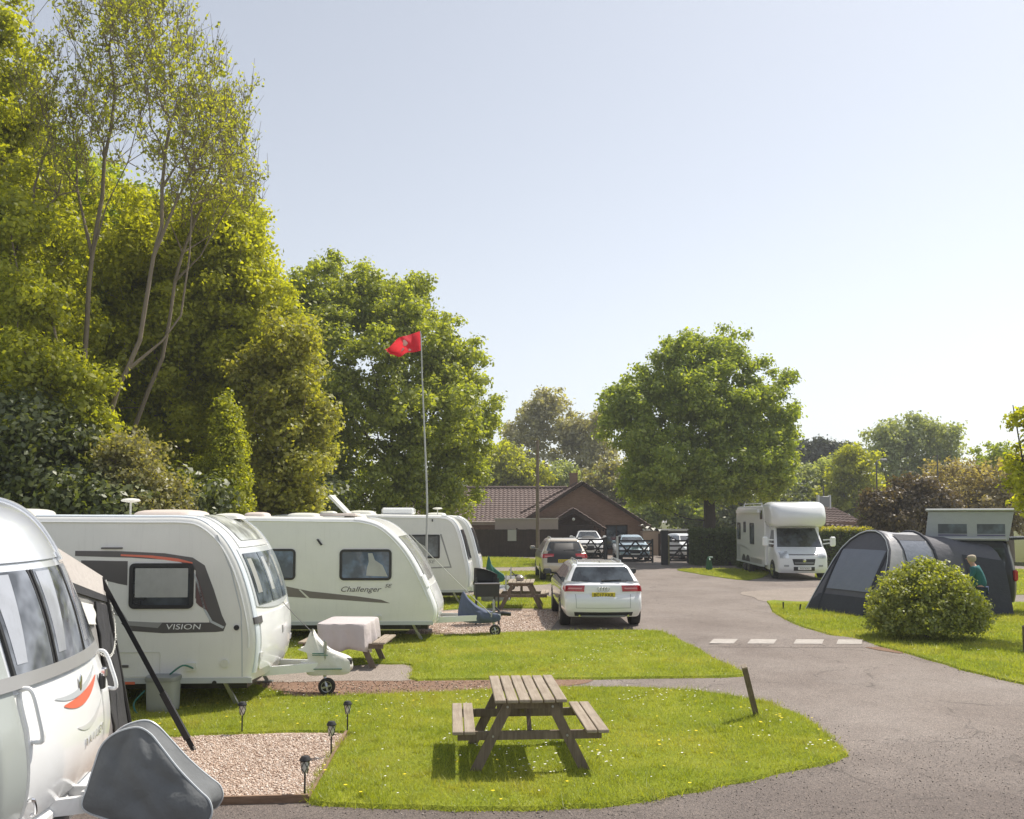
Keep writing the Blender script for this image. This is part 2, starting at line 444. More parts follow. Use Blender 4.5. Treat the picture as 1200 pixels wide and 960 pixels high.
# ------------------------------------------------------------------ trees
def pnoise(p, s, seed=0):
    p = np.asarray(p)*s + seed*17.3
    return (np.sin(p[:,0]*1.7+1.3*np.sin(p[:,1]*1.1+seed)) + np.sin(p[:,1]*1.9+1.7*np.sin(p[:,2]*1.3)) + np.sin(p[:,2]*2.1+1.1*np.sin(p[:,0]*.9+seed)))/3
def crown_points(lobes, n, shell=.2, gap=.25, seed=0, freq=.9, bough=True):
    """lobes: (x,y,z,rx,ry,rz). returns points spread through the volume, denser to the outside, with holes"""
    sub = []
    for (x, y, z, rx, ry, rz) in lobes:
        m_ = 12; i = np.arange(m_)+.5; ph = np.arccos(1-2*i/m_); th = PI*(1+5**.5)*i+rng.uniform(0, 6)
        for a, b in zip(ph, th):
            f = rng.uniform(.62, .86); s_ = rng.uniform(.26, .44)
            sub.append((x+rx*f*math.cos(b)*math.sin(a), y+ry*f*math.sin(b)*math.sin(a), z+rz*f*math.cos(a), rx*s_, ry*s_, rz*s_))
        sub.append((x, y, z, rx*.6, ry*.6, rz*.6))
    if bough: lobes = sub
    L = np.array(lobes, float); w = (L[:,3]*L[:,4]*L[:,5])**.72; w /= w.sum(); out = []
    tot = 0
    while tot < n:
        k = rng.choice(len(L), n*2, p=w); d = rng.normal(size=(n*2, 3)); d /= np.linalg.norm(d, axis=1)[:,None]
        rad = 1 - np.abs(rng.normal(size=n*2))*shell; rad = np.clip(rad, .05, 1.0)
        rad *= 1 + .10*pnoise(d*3+L[k,:3], 1.6, seed) + .05*rng.normal(size=n*2)
        p = L[k,:3] + d*L[k,3:6]*rad[:,None]
        p = p[(pnoise(p, freq, seed) > -1+gap*1.6-.35) & (p[:,2] > .25)]
        # thin out points deep inside another lobe
        out.append(p); tot += len(p)
    return np.concatenate(out)[:n]
def grow(trunks, att, step=.6, wander=.12, up=.12, pw=.35):
    """trunks: list of polylines (list of (x,y,z)). Grows limbs to the attractors. returns nodes, parents"""
    N = []; Pa = []; Ln = []
    for tr in trunks:
        par = -1
        if N and tr[0] is not None:
            d = np.linalg.norm(np.array(N)-np.array(tr[0]), axis=1)
            if d.min() < .6: par = int(d.argmin())
        for i, p in enumerate(tr):
            p = np.array(p, float)
            if i == 0 and par >= 0: continue
            if par >= 0:
                q0 = N[par]; k = max(1, int(np.linalg.norm(p-q0)/.8))
                for j in range(1, k+1):
                    N.append(q0+(p-q0)*j/k + (rng.normal(size=3)*.06 if j < k else 0)); Pa.append(par); Ln.append(Ln[par]+np.linalg.norm(N[-1]-N[par])); par = len(N)-1
            else: N.append(p); Pa.append(-1); Ln.append(0); par = len(N)-1
    ntr = len(N)
    base = N[ntr//2]; order = np.argsort(np.linalg.norm(att-base, axis=1))
    cap = ntr + len(att)*6 + 10
    A = np.zeros((cap, 3)); A[:ntr] = N; Lw = np.zeros(cap); Lw[:ntr] = Ln; n = ntr; Pa = list(Pa) + [0]*(cap-ntr)
    zmin = min(base[2]*.6, 1.6)
    pen = np.zeros(cap); pen[:ntr] = np.where(A[:ntr,2] < zmin, 6, 0)
    for i in order:
        a = att[i]; dv = A[:n]-a; dist = np.sqrt((dv**2).sum(1))
        c = dist + pw*Lw[:n] + pen[:n] + np.maximum(0, dv[:,2])*.5
        j = int(c.argmin()); d = dist[j]
        if d < .05: continue
        k = min(5, max(1, int(d/step))); q0 = A[j].copy(); par = j
        w = rng.normal(size=3)*wander*d
        for m in range(1, k+1):
            f = m/k; bend = math.sin(PI*f)
            q = q0+(a-q0)*f + w*bend*.6 + np.array([0,0,-up*d*bend*.8])
            A[n] = q; Pa[n] = par; Lw[n] = Lw[par]+np.linalg.norm(q-A[par]); par = n; n += 1
    return A[:n], np.array(Pa[:n]), ntr
def radii(A, Pa, r0, rtip, trunk_n, expo=.5):
    n = len(A); cnt = np.zeros(n); ch = np.bincount(Pa[Pa >= 0], minlength=n)
    cnt[ch == 0] = 1
    for i in range(n-1, -1, -1):
        if Pa[i] >= 0: cnt[Pa[i]] += cnt[i]
    r = rtip*cnt**expo; r *= 1 if r.max() < 1e-9 else 1
    k = r0/r.max()
    f = np.clip((cnt/cnt.max()), 0, 1)
    return r*(1+(k-1)*f**.8) if k > 1 else np.minimum(r, r0)
def limb_mesh(name, A, Pa, r, mat, parent, ns=6):
    idx = np.where(Pa >= 0)[0]; a = A[Pa[idx]]; b = A[idx]; ra = r[Pa[idx]]; rb = r[idx]
    ra = np.minimum(ra, rb*1.5+.012)
    d = b-a; L = np.linalg.norm(d, axis=1); ok = L > 1e-4; a, b, ra, rb, d, L = a[ok], b[ok], ra[ok], rb[ok], d[ok], L[ok]
    d /= L[:,None]; up = np.where(np.abs(d[:,2:3]) < .9, [[0,0,1.]], [[1.,0,0]]); x = np.cross(d, up); x /= np.linalg.norm(x, axis=1)[:,None]; y = np.cross(x, d)
    th = np.arange(ns)*2*PI/ns; ring = x[:,None]*np.cos(th)[None,:,None] + y[:,None]*np.sin(th)[None,:,None]
    ext = d*(rb*.6)[:,None]
    V = np.concatenate([a[:,None]+ring*ra[:,None,None], (b+ext)[:,None]+ring*rb[:,None,None]], 1)
    m = len(a); o = np.arange(m)[:,None]*2*ns; k = np.arange(ns); k2 = (k+1) % ns
    F_ = np.stack([o+k, o+k2, o+ns+k2, o+ns+k], -1)
    return np_mesh(name, V, 4, mat, parent, True, F_)
def leaf_cloud(cent, per, sig, size, droop=0., flat=1.0, upb=.5, var=.22, out=None):
    """diamond leaves around clump centres"""
    n = len(cent)*per; c = np.repeat(cent, per, 0)
    # leaves of one clump sit on a small uneven dome
    o = rng.normal(size=(n, 3)); o /= np.linalg.norm(o, axis=1)[:,None]; rad = sig*np.abs(.75+.4*rng.normal(size=n))
    p = c + o*rad[:,None]*np.array([1, 1, flat])
    p[:,2] -= droop*rad
    nr = o*.9 + rng.normal(size=(n, 3))*.55; nr[:,2] += upb*.7; nr /= np.linalg.norm(nr, axis=1)[:,None]
    t = rng.normal(size=(n, 3)); u = np.cross(nr, t); u /= np.linalg.norm(u, axis=1)[:,None]; v = np.cross(nr, u)
    s = size*np.exp(rng.normal(size=n)*var); L = (s*.62)[:,None]; Wd = (s*.42)[:,None]
    fold = nr*(s*.14)[:,None]
    return np.stack([p-u*L, p+v*Wd+fold-u*L*.1, p+u*L, p-v*Wd+fold-u*L*.1], 1)
def tree(name, label, trunks, lobes, nclump, per, size, sig, lmat, bmat, r0=.25, group=None, cat='tree', gap=.25, shell=.2,
         nb=None, rtip=.012, droop=0, flat=.75, twig=0, seed=1, freq=.9, upb=.5, extra=None, part='crown', up=.12, bough=True):
    base = trunks[0][0]; t = thing(name, label, cat, base, 0, group)
    off = np.array(base)
    att = crown_points(lobes, nclump, shell, gap, seed, freq, bough)
    if extra is not None: att = np.concatenate([att, extra])
    nb = nb or len(att); sel = att[rng.choice(len(att), min(nb, len(att)), False)]
    A, Pa, nt = grow(trunks, sel, up=up)
    r = radii(A, Pa, r0, rtip, nt); hh = (A[:,2]-A[0,2])/max(1, A[:,2].max()-A[0,2]); r = np.maximum(r*(1-.5*np.clip(hh*1.3, 0, 1)), rtip*.8)
    limb_mesh('trunk', A-off, Pa, r, bmat, t)
    if twig:   # fine upright twigs at the ends
        ends = att; m = len(ends)*twig; c = np.repeat(ends, twig, 0); L = np.abs(rng.normal(size=m))*.38+.25
        d = rng.normal(size=(m, 3))*.55; d[:,2] = np.abs(d[:,2])+.9; d /= np.linalg.norm(d, axis=1)[:,None]
        B = np.concatenate([c, c+d*L[:,None]]); Pp = np.concatenate([-np.ones(m, int), np.arange(m)])
        rr = np.concatenate([np.full(m, rtip*.9), np.full(m, rtip*.45)])
        limb_mesh('twigs', B-off, Pp, rr, bmat, t, 4)
        att = np.concatenate([att, (c+d*(L*rng.uniform(.3, 1, m))[:,None])[rng.random(m) < .7]])
    if per:
        V = leaf_cloud(att, per, sig, size, droop, flat, upb)
        np_mesh(part, V-off, 4, lmat, t)
    return t
def pl(D, pts):   # pixel outline of lobes at a depth -> world lobes
    out = []
    for px, py, rx, ry, *dd in pts:
        d = D + (dd[0] if dd else 0); c = P(px, py, d); k = d/F
        dep = dd[1] if len(dd) > 1 else (rx+ry)/2*k
        out.append((c.x, c.y, c.z, rx*k, dep, ry*k))
    return out
def pt_(px, py, D): return tuple(P(px, py, D))

BARK = bark('bark_grey_brown', (.16,.13,.10), (.34,.29,.23)); BARKD = bark('bark_dark', (.05,.042,.035), (.13,.11,.09))
BARKP = bark('bark_pale', (.15,.12,.09), (.30,.25,.19))
L_OAK = leaf('oak_leaves', (.22,.27,.05), (.40,.435,.08), .52, .04)
L_MAPLE = leaf('maple_leaves', (.20,.27,.045), (.37,.42,.075), .52, .04)
L_YEL = leaf('yellow_green_leaves', (.29,.32,.03), (.47,.48,.05), .55, .03)
L_YG = leaf('spring_leaves', (.26,.295,.03), (.43,.44,.05), .57, .03)
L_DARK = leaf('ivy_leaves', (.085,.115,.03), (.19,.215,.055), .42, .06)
L_OLIVE = leaf('hawthorn_leaves', (.20,.20,.075), (.34,.31,.13), .45, .05)
L_OLIVEY = leaf('field_maple_leaves', (.25,.27,.045), (.40,.385,.08), .5, .04)
L_ASH = leaf('ash_leaves', (.24,.275,.04), (.42,.43,.07), .55, .03)
L_BEIGE = leaf('bronze_leaves', (.28,.235,.135), (.42,.36,.22), .42, .04)
L_PALE = leaf('willow_leaves', (.27,.32,.16), (.40,.44,.25), .45, .04)
L_SILVER = leaf('poplar_leaves', (.32,.31,.20), (.46,.44,.30), .45, .05)
L_PINE = leaf('pine_needles', (.045,.06,.04), (.09,.11,.07), .2, .04)
L_HEDGE = leaf('hedge_leaves', (.055,.085,.02), (.12,.16,.035), .35, .05)
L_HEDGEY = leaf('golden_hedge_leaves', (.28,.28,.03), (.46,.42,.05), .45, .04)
L_BUSH = leaf('shrub_leaves', (.18,.225,.03), (.37,.385,.06), .46, .06)
L_THUJA = leaf('thuja_leaves', (.24,.28,.025), (.42,.43,.05), .52, .03)

# --- tall trees on the left
Dd = 27
LW = 'tall trees behind the caravans'
tree('sycamore', 'tall dark leafy sycamore at the far left edge, reaching the top of the frame', [[pt_(-20,600,24), pt_(-10,480,24), pt_(0,300,24), pt_(5,150,24)]],
     pl(24, [(0,90,52,110,0,2),(-25,200,95,130,0,3),(20,290,85,100,0,3),(30,400,90,90,.5,3),(-10,500,90,80,0,2.5),(50,470,70,70,.5,2)]), 700, 150, .105, .40, L_YG, BARK, .22, LW, seed=2, nb=420)
tree('sycamore', 'broad sycamore with bright yellow-green spring leaves on the right side of the left-hand wood',
     [[pt_(205,600,29), pt_(215,480,29), pt_(235,380,29), pt_(250,300,29)]],
     pl(29, [(215,300,105,75,0,3.5),(270,260,48,38,0,2),(290,315,38,42,0,2),(250,380,85,75,0,3),(315,370,55,50,0,2),(180,430,100,80,.5,3),(300,445,62,60,0,2.2),(240,500,80,55,0,2.5),(150,340,80,80,1,3)]),
     1150, 130, .112, .42, L_YEL, BARK, .24, LW, seed=5, nb=620, gap=.35)
tree('sycamore', 'shaded mid-green tree filling the middle of the left-hand wood behind the ash stems', [[pt_(120,600,31), pt_(110,450,31), pt_(105,300,31)]],
     pl(31, [(95,250,85,75,0,3),(60,330,80,90,0,3),(140,380,95,90,0,3),(90,470,100,75,0,3),(180,300,70,60,0,2.5),(40,200,50,60,0,2),(200,520,90,60,.5,3)]), 900, 90, .15, .48, L_MAPLE, BARKD, .24, LW, seed=8, nb=420, gap=.35)
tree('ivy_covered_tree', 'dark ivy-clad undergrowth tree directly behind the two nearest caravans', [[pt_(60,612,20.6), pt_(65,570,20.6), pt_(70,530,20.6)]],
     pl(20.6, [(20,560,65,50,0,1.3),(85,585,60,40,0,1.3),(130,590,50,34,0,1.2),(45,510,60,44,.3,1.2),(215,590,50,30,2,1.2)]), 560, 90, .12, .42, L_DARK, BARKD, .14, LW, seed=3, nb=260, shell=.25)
tree('hawthorn', 'greyish hawthorn thicket between the leaning ash stem and the bright conifer', [[pt_(172,612,21), pt_(170,575,21), pt_(168,540,21)]],
     pl(21, [(165,560,40,46,0,1.1),(135,590,35,26,0,1),(195,590,30,26,0,1),(150,530,26,24,0,.8)]), 240, 60, .075, .28, L_OLIVE, BARK, .07, LW, 'bush', seed=4)
# sparse ash trees with visible stems
def ash(label, trunks, lobes, n, seed, r0, per=4, lm=L_ASH):
    return tree('ash_tree', label, trunks, lobes, n, per, .078, .16, lm, BARKP, r0, LW, seed=seed, nb=n, rtip=.0075, twig=3, flat=1, gap=.12, shell=.5, up=-.12)
ash('tall sparse ash with a leaning pale stem that forks twice and an open twiggy crown',
    [[pt_(85,612,22), pt_(108,540,22), pt_(140,450,22), pt_(148,435,22), pt_(170,360,22), pt_(180,300,22), pt_(190,220,22), pt_(200,140,22)],
     [pt_(148,435,22), pt_(190,400,22.2), pt_(212,370,22.3), pt_(222,300,22.3), pt_(225,240,22.4), pt_(250,190,22.4)],
     [pt_(180,300,22), pt_(205,240,22), pt_(225,200,21.8), pt_(250,150,21.7)]],
    pl(22.2, [(200,90,75,75,0,2),(235,130,50,60,0,2),(262,190,38,45,0,1.5),(215,190,60,50,0,1.8),(180,40,60,60,0,2),(285,230,22,22,0,1)]), 430, 6, .07)
ash('tall sparse ash with one straight pale stem rising through the middle of the wood',
    [[pt_(60,612,23), pt_(80,520,23), pt_(98,430,23), pt_(102,380,23), pt_(108,300,23), pt_(120,230,23), pt_(130,150,23), pt_(128,60,23)],
     [pt_(108,300,23), pt_(125,240,22.8), pt_(150,190,22.7), pt_(165,130,22.7)], [pt_(108,300,23), pt_(90,220,23.2), pt_(85,150,23.3)]],
    pl(23, [(120,60,72,80,0,2),(95,130,50,70,0,2),(150,140,60,70,0,2),(150,0,70,50,0,2),(105,0,55,40,0,2)]), 430, 7, .08)
ash('thin crooked ash stem at the far left among dark leaves',
    [[pt_(-10,500,22.5), pt_(5,380,22.5), pt_(15,300,22.5), pt_(40,220,22.5), pt_(60,150,22.5)]],
    pl(22.5, [(55,130,32,45,0,1.5),(80,200,30,40,0,1.5)]), 110, 9, .07)
ash('slender ash stem with a few crooked limbs, furthest right of the ash group',
    [[pt_(150,612,25), pt_(158,500,25), pt_(190,420,25), pt_(205,330,25), pt_(228,260,25), pt_(262,200,25)], [pt_(205,330,25), pt_(235,300,24.8), pt_(275,230,24.8)]],
    pl(25, [(240,180,50,60,0,1.5),(280,215,32,36,0,1.2),(260,130,40,45,0,1.5),(225,240,40,40,0,1.5)]), 330, 11, .07)
tree('conifer', 'narrow bright green conifer with feathery foliage behind the roof of the second caravan', [[pt_(262,612,24), pt_(262,540,24), pt_(264,480,24)]],
     pl(24, [(250,585,28,40,0,.8),(268,560,22,50,0,.7),(268,520,17,45,0,.55),(266,490,11,32,0,.4),(235,580,22,40,0,.8),(278,590,14,28,0,.5)]), 520, 75, .07, .19, L_THUJA, BARKD, .08, LW, seed=9, shell=.22, gap=.1, bough=False)
tree('field_maple', 'rounded tree with yellowish bronze leaves between the wood and the big oak', [[pt_(335,612,27), pt_(332,540,27), pt_(330,480,27)]],
     pl(27, [(335,480,48,45,0,1.8),(345,410,30,45,0,1.5),(325,545,52,45,0,1.6),(290,590,50,30,0,1.5),(362,530,26,24,0,1),(375,490,16,22,0,.8),(350,590,34,22,0,1.2),(310,440,36,36,.5,1.4)]), 560, 80, .11, .36, L_OLIVEY, BARK, .13, LW, seed=10, gap=.3)
tree('sycamore', 'low leafy sycamore boughs hanging in front of the leaning stem, left part of the wood', [[pt_(20,612,21.4), pt_(40,520,21.4), pt_(60,440,21.4)]],
     pl(21.4, [(50,430,50,34,0,1),(85,500,48,30,0,1),(35,350,44,34,0,1),(110,445,26,18,0,.7),(130,540,36,26,0,.8),(15,260,40,34,0,1)]), 240, 110, .10, .34, L_YG, BARK, .08, LW, seed=14, nb=160, gap=.4)
# backing wood closing the gaps
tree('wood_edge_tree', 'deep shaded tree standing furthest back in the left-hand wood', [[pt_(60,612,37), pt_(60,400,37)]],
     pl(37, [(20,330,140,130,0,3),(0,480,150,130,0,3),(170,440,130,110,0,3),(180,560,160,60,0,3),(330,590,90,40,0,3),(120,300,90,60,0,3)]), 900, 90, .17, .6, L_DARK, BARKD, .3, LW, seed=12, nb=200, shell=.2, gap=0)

# --- oak behind the caravans
tree('oak_tree', 'large rounded green oak behind the row of caravans, beside the red flag',
     [[pt_(470,640,43), pt_(465,560,43), pt_(455,470,43), pt_(450,400,43)], [pt_(465,560,43), pt_(510,480,42.5), pt_(530,430,42.5)], [pt_(465,560,43), pt_(400,470,43), pt_(370,400,43)]],
     pl(43, [(400,350,70,44,0,3.2),(360,370,42,50,0,2.5),(460,360,55,38,0,3),(500,400,52,42,-1,2.5),(535,440,42,40,0,2.5),(555,490,32,36,0,2),(430,430,85,70,-2,3),(380,500,60,70,0,3),(500,490,75,55,-2,3),(540,540,42,45,0,2.5),(440,560,90,55,-1,3),(370,580,60,45,0,3),(520,585,40,28,-1,2),(480,350,22,16)]),
     1500, 95, .145, .42, L_OAK, BARKD, .42, seed=21, gap=.45, freq=.8, nb=800, shell=.2)
# --- big tree on the right
tree('maple_tree', 'full round-crowned green tree with a dark trunk between the gate and the motorhome',
     [[pt_(832,650,50), pt_(832,610,50), pt_(833,560,50), pt_(832,500,50), pt_(830,440,50)], [pt_(833,560,50), pt_(790,520,50), pt_(760,490,50)], [pt_(833,575,50), pt_(880,530,50), pt_(900,490,50)]],
     pl(50, [(805,420,42,36,0,2.2),(850,415,28,32,0,2),(770,460,48,38,0,2.4),(830,470,62,52,-1,3),(890,470,40,42,0,2.4),(740,500,40,38,0,2.2),(910,510,24,42,0,2),(790,532,62,46,-1,3),(870,540,58,44,-1,3),(760,560,40,34,0,2),(725,475,22,22,0,1.5),(820,564,50,22,-1,2.2),(900,555,28,28,0,2),(775,565,28,20,0,1.5)]),
     1300, 90, .155, .44, L_MAPLE, BARKD, .38, seed=22, gap=.4, nb=650, shell=.2)
# --- background trees
BG = 'distant trees along the skyline'
bgt = [
 ('poplar','pale silvery poplar with wispy crown rising behind the brick building', 100, (640,650), [(625,500,20,32),(650,490,22,34),(672,510,18,28),(600,520,14,26),(640,545,45,26),(688,520,14,22),(636,470,10,12)], L_SILVER, .30, .7, 420, 40),
 ('birch','slim grey-green birch next to the poplar, touching the round-crowned tree', 98, (700,650), [(700,510,12,32),(690,545,18,30),(712,545,14,26)], L_SILVER, .28, .6, 200, 34),
 ('willow','bright yellow-green rounded tree over the tiled roof, beside the oak', 82, (600,650), [(585,545,38,30),(610,560,36,24),(570,570,26,22)], L_YG, .26, .6, 300, 45),
 ('willow','light green tree straight above the chimney', 88, (660,650), [(655,560,30,20),(690,570,26,20),(630,575,30,16)], L_PALE, .26, .6, 280, 40),
 ('alder','olive spreading tree just right of the chimney', 84, (725,650), [(720,570,34,32),(745,590,30,26),(700,590,22,20)], L_OLIVE, .26, .6, 300, 42),
 ('shade_tree','dark green tree beneath the round crown, behind the parked cars', 78, (800,655), [(770,590,34,26),(805,600,40,24),(840,600,34,24),(750,612,30,16)], L_MAPLE, .26, .6, 300, 40),
 ('shade_tree','dark tree partly hidden behind the motorhome', 74, (880,655), [(870,600,40,28),(905,600,30,30),(930,600,28,30)], L_DARK, .26, .6, 300, 40),
 ('pine','dark pine tops just right of the round-crowned tree', 110, (950,650), [(940,535,14,22),(958,530,12,18),(975,530,12,16),(992,535,14,14),(965,555,36,22)], L_PINE, .3, .6, 260, 50),
 ('alder','grey-green leafy tree above the back of the motorhome', 80, (950,650), [(945,565,30,28),(975,560,26,26),(960,590,34,20),(925,575,18,22)], L_PALE, .24, .55, 320, 42),
 ('alder','bright mid-green tree left of the big willow', 76, (1000,650), [(1000,545,24,28),(1015,575,26,28),(985,580,26,26),(1020,600,30,16)], L_YG, .24, .55, 320, 42),
 ('willow','big domed pale willow, the highest crown on the right skyline', 88, (1070,650), [(1040,515,30,22),(1075,508,36,20),(1105,520,26,26),(1060,545,52,32),(1100,560,40,30),(1040,575,40,26)], L_PALE, .24, .7, 620, 45),
 ('thorn_tree','brown-tinged sparse tree behind the raised camper roof', 52, (1130,650), [(1110,565,28,30),(1140,570,30,34),(1135,600,44,20),(1100,590,26,22)], L_BEIGE, .16, .45, 300, 34),
 ('thorn_tree','bronze bushy tree at the right edge behind the dark van', 50, (1180,650), [(1175,570,30,32),(1190,600,40,26),(1160,600,30,22),(1205,560,24,30)], L_BEIGE, .16, .45, 300, 34),
 ('cypress','young upright green tree on the right skyline, next to the bare twigs', 60, (1170,650), [(1160,540,9,22),(1175,545,9,22),(1150,555,9,16)], L_MAPLE, .16, .35, 120, 36),
 ('alder','leafy green tree beyond the right edge, past the dark van', 54, (1290,650), [(1280,560,50,50),(1330,580,50,40),(1250,600,36,26)], L_YG, .2, .5, 300, 36),
 ('thorn_tree','wide olive tree standing well outside the right edge', 58, (1420,650), [(1400,570,60,46),(1460,585,60,36),(1370,600,40,26)], L_OLIVE, .2, .5, 300, 36),
]
for nm, lb, D, (bx, by), lb_, lm, sz, sg, n, per in bgt:
    b = G(bx, 605+2677/D); cz = P(lb_[0][0], min(q[1] for q in lb_)+8, D)
    tree(nm, lb, [[(b.x, D, 0), (b.x, D, cz.z*.5), ((b.x+cz.x)/2, D, cz.z*.8)]], pl(D, [q+(0, 2.2) for q in lb_]), n, per, sz, sg, lm, BARK, .25, BG, seed=len(lb), nb=n//2, gap=.35, shell=.3, rtip=.02)
# near dark scrub on the right with dead limbs
tree('yew_bush', 'dark evergreen thicket with bare dead branches behind the grey tent', [[tuple(G(1060,650)), pt_(1062,610,45), pt_(1065,570,45)], [pt_(1062,610,45), pt_(1040,570,45), pt_(1034,545,45)]],
     pl(45, [(1040,590,30,22),(1070,580,30,26),(1095,595,26,24),(1060,615,48,20),(1020,610,16,16)]), 360, 60, .13, .35, leaf('brown_evergreen', (.10,.075,.045), (.20,.145,.085), .25, .05), BARKD, .12, cat='bush', seed=31, gap=.4)
tree('sapling', 'thin bright yellow-green sapling cut off by the right edge, beside the camper', [[tuple(P(1225,700,19)), pt_(1210,600,19), pt_(1195,520,19), pt_(1187,475,19)], [pt_(1210,600,19), pt_(1200,560,19), pt_(1197,540,19)]],
     pl(19, [(1200,545,18,26,0,.5),(1190,560,14,20,0,.4),(1205,590,22,16,0,.5),(1192,490,10,16,0,.3),(1225,530,30,50,0,.8)]), 130, 26, .08, .16, L_YEL, BARKD, .03, seed=33, shell=.4)
# --- bush right foreground
bc = G(1090, 755); bc.x += .30; bc.y -= .1
tree('shrub', 'round leafy green shrub on the lawn in front of the grey tent', [[(bc.x, bc.y+.9, 0), (bc.x, bc.y+.9, .5)]],
     [(bc.x, bc.y+.95, .78, 1.04, .95, .72), (bc.x-.28, bc.y+.8, .62, .85, .8, .6), (bc.x+.45, bc.y+.8, .6, .72, .75, .62), (bc.x+.1, bc.y+1, 1.10, .75, .7, .48), (bc.x, bc.y+.95, .42, 1.04, 1.0, .42), (bc.x-.55, bc.y+.8, .45, .6, .6, .42), (bc.x+.6, bc.y+.8, .45, .55, .6, .42), (bc.x, bc.y+.7, .28, 1.05, .75, .28)],
     1250, 42, .052, .13, L_BUSH, BARKD, .05, cat='bush', seed=41, gap=.25, freq=2.2, shell=.16, nb=300, rtip=.005, flat=.9, bough=False)
# --- hedges
def hedge(name, label, x0, y0, x1, y1, h, lm, top=None, dens=420, size=.07):
    t = thing(name, label, 'hedge', ((x0+x1)/2, (y0+y1)/2, 0)); o = np.array([(x0+x1)/2, (y0+y1)/2, 0])
    MB().box((0,0,(h-.1)/2), (abs(x1-x0)-.2, abs(y1-y0)-.2, h-.1)).build('branches', BARKD, t)
    W, Dp = abs(x1-x0), abs(y1-y0)
    def surf(n, zt):
        k = rng.random(n); p = np.stack([rng.uniform(-W/2, W/2, n), rng.uniform(-Dp/2, Dp/2, n), rng.uniform(0, h, n)], 1)
        if zt: p[:,2] = h; nn = np.tile([0,0,1.], (n,1))
        else:
            f = rng.integers(0, 4, n); p[f == 0, 1] = -Dp/2; p[f == 1, 1] = -Dp/2; p[f == 2, 0] = -W/2; p[f == 3, 0] = W/2
            p[f==1, 0] = rng.uniform(-W/2, W/2, (f==1).sum())
        p += rng.normal(size=p.shape)*.05; return p
    np_mesh('foliage', leaf_cloud(surf(int(dens*(W+Dp)*h*1.2), False), 4, .06, size, upb=.2), 4, lm, t)
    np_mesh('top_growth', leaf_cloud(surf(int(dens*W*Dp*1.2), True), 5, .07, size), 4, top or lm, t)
    return t
a = G(806, 660); b = G(876, 660)
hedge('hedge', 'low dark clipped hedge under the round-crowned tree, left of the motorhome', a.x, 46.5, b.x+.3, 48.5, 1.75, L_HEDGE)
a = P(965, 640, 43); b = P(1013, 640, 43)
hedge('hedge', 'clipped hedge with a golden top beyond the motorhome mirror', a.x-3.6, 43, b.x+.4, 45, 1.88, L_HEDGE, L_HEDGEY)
# ------------------------------------------------------------------ ground, roads, lawns
def ground_mat():
    t = NT('field_ground'); co = t.coord('Object'); n = t.noise(co, .6, 6); n2 = t.noise(co, 9, 4)
    c = t.mix(n, (.06,.075,.02), (.12,.13,.035)); c = t.mix(t.ramp(n2, [(.45, (0,0,0)), (.7, (.6,.6,.6))]), c, (.10,.075,.045))
    t.principled(c, .95, normal=t.bump(n2, .6, .05), spec=.1); return t.m
def tarmac_mat():
    t = NT('tarmac'); co = t.coord('Object')
    big = t.noise(co, .35, 5, .6); mid = t.noise(co, 2.3, 5); fine = t.noise(co, 130, 3, .8)
    v = t.n('ShaderNodeTexVoronoi', i_Scale=75.0); t.l(co, v.inputs[0])
    streak = t.noise(t.coord('Object', (.9, .5, 1)), .8, 4)
    c = t.mix(t.ramp(big, [(.3, (0,0,0)), (.7, (1,1,1))]), (.17,.139,.123), (.265,.228,.205))
    c = t.mix(t.ramp(streak, [(.45, (0,0,0)), (.65, (.3,.3,.3))]), c, (.30,.268,.248))
    c = t.mix(t.ramp(mid, [(.5, (0,0,0)), (.8, (.4,.4,.4))]), c, (.14,.115,.10))
    # older, darker surface on the near lane, and fine cracks
    sx = t.n('ShaderNodeSeparateXYZ'); t.l(co, sx.inputs[0]); wob = t.noise(co, .7, 4)
    ad = t.n('ShaderNodeMath', operation='MULTIPLY_ADD', i_1=3.2); t.l(wob, ad.inputs[0]); t.l(sx.outputs[1], ad.inputs[2])
    mr = t.n('ShaderNodeMapRange', i_1=9.4, i_2=12.8, i_3=.85, i_4=0.0); t.l(ad.outputs[0], mr.inputs[0])
    c = t.mix(mr.outputs[0], c, (.125,.103,.094))
    wn_ = t.n('ShaderNodeTexNoise', i_Scale=1.6, i_Detail=5.0); t.l(co, wn_.inputs['Vector'])
    wv = t.n('ShaderNodeVectorMath', operation='MULTIPLY_ADD'); t.l(wn_.outputs['Color'], wv.inputs[0]); wv.inputs[1].default_value = (.9,.9,0); t.l(co, wv.inputs[2])
    ve = t.n('ShaderNodeTexVoronoi', feature='DISTANCE_TO_EDGE', i_Scale=.33); t.l(wv.outputs[0], ve.inputs['Vector'])
    ck = t.ramp(ve.outputs['Distance'], [(.0, (1,1,1)), (.006, (0,0,0))]); cm = t.mix(1.0, ck, t.ramp(mid, [(.42,(0,0,0)),(.55,(.6,.6,.6))]), 'MULTIPLY')
    c = t.mix(cm, c, (.05,.042,.038))
    st = t.ramp(v.outputs['Color'], [(.15, (.6,.6,.6)), (.5, (.95,.95,.95)), (.8, (1.1,1.08,1.05)), (.93, (1.5,1.45,1.4))])
    c = t.mix(1.0, c, st, 'MULTIPLY')
    c = t.mix(1.0, c, t.ramp(fine, [(.3, (.75,.75,.75)), (.7, (1.25,1.25,1.25))]), 'MULTIPLY')
    t.principled(c, .82, normal=t.bump(v.outputs['Distance'], .9, .008), spec=.35); return t.m
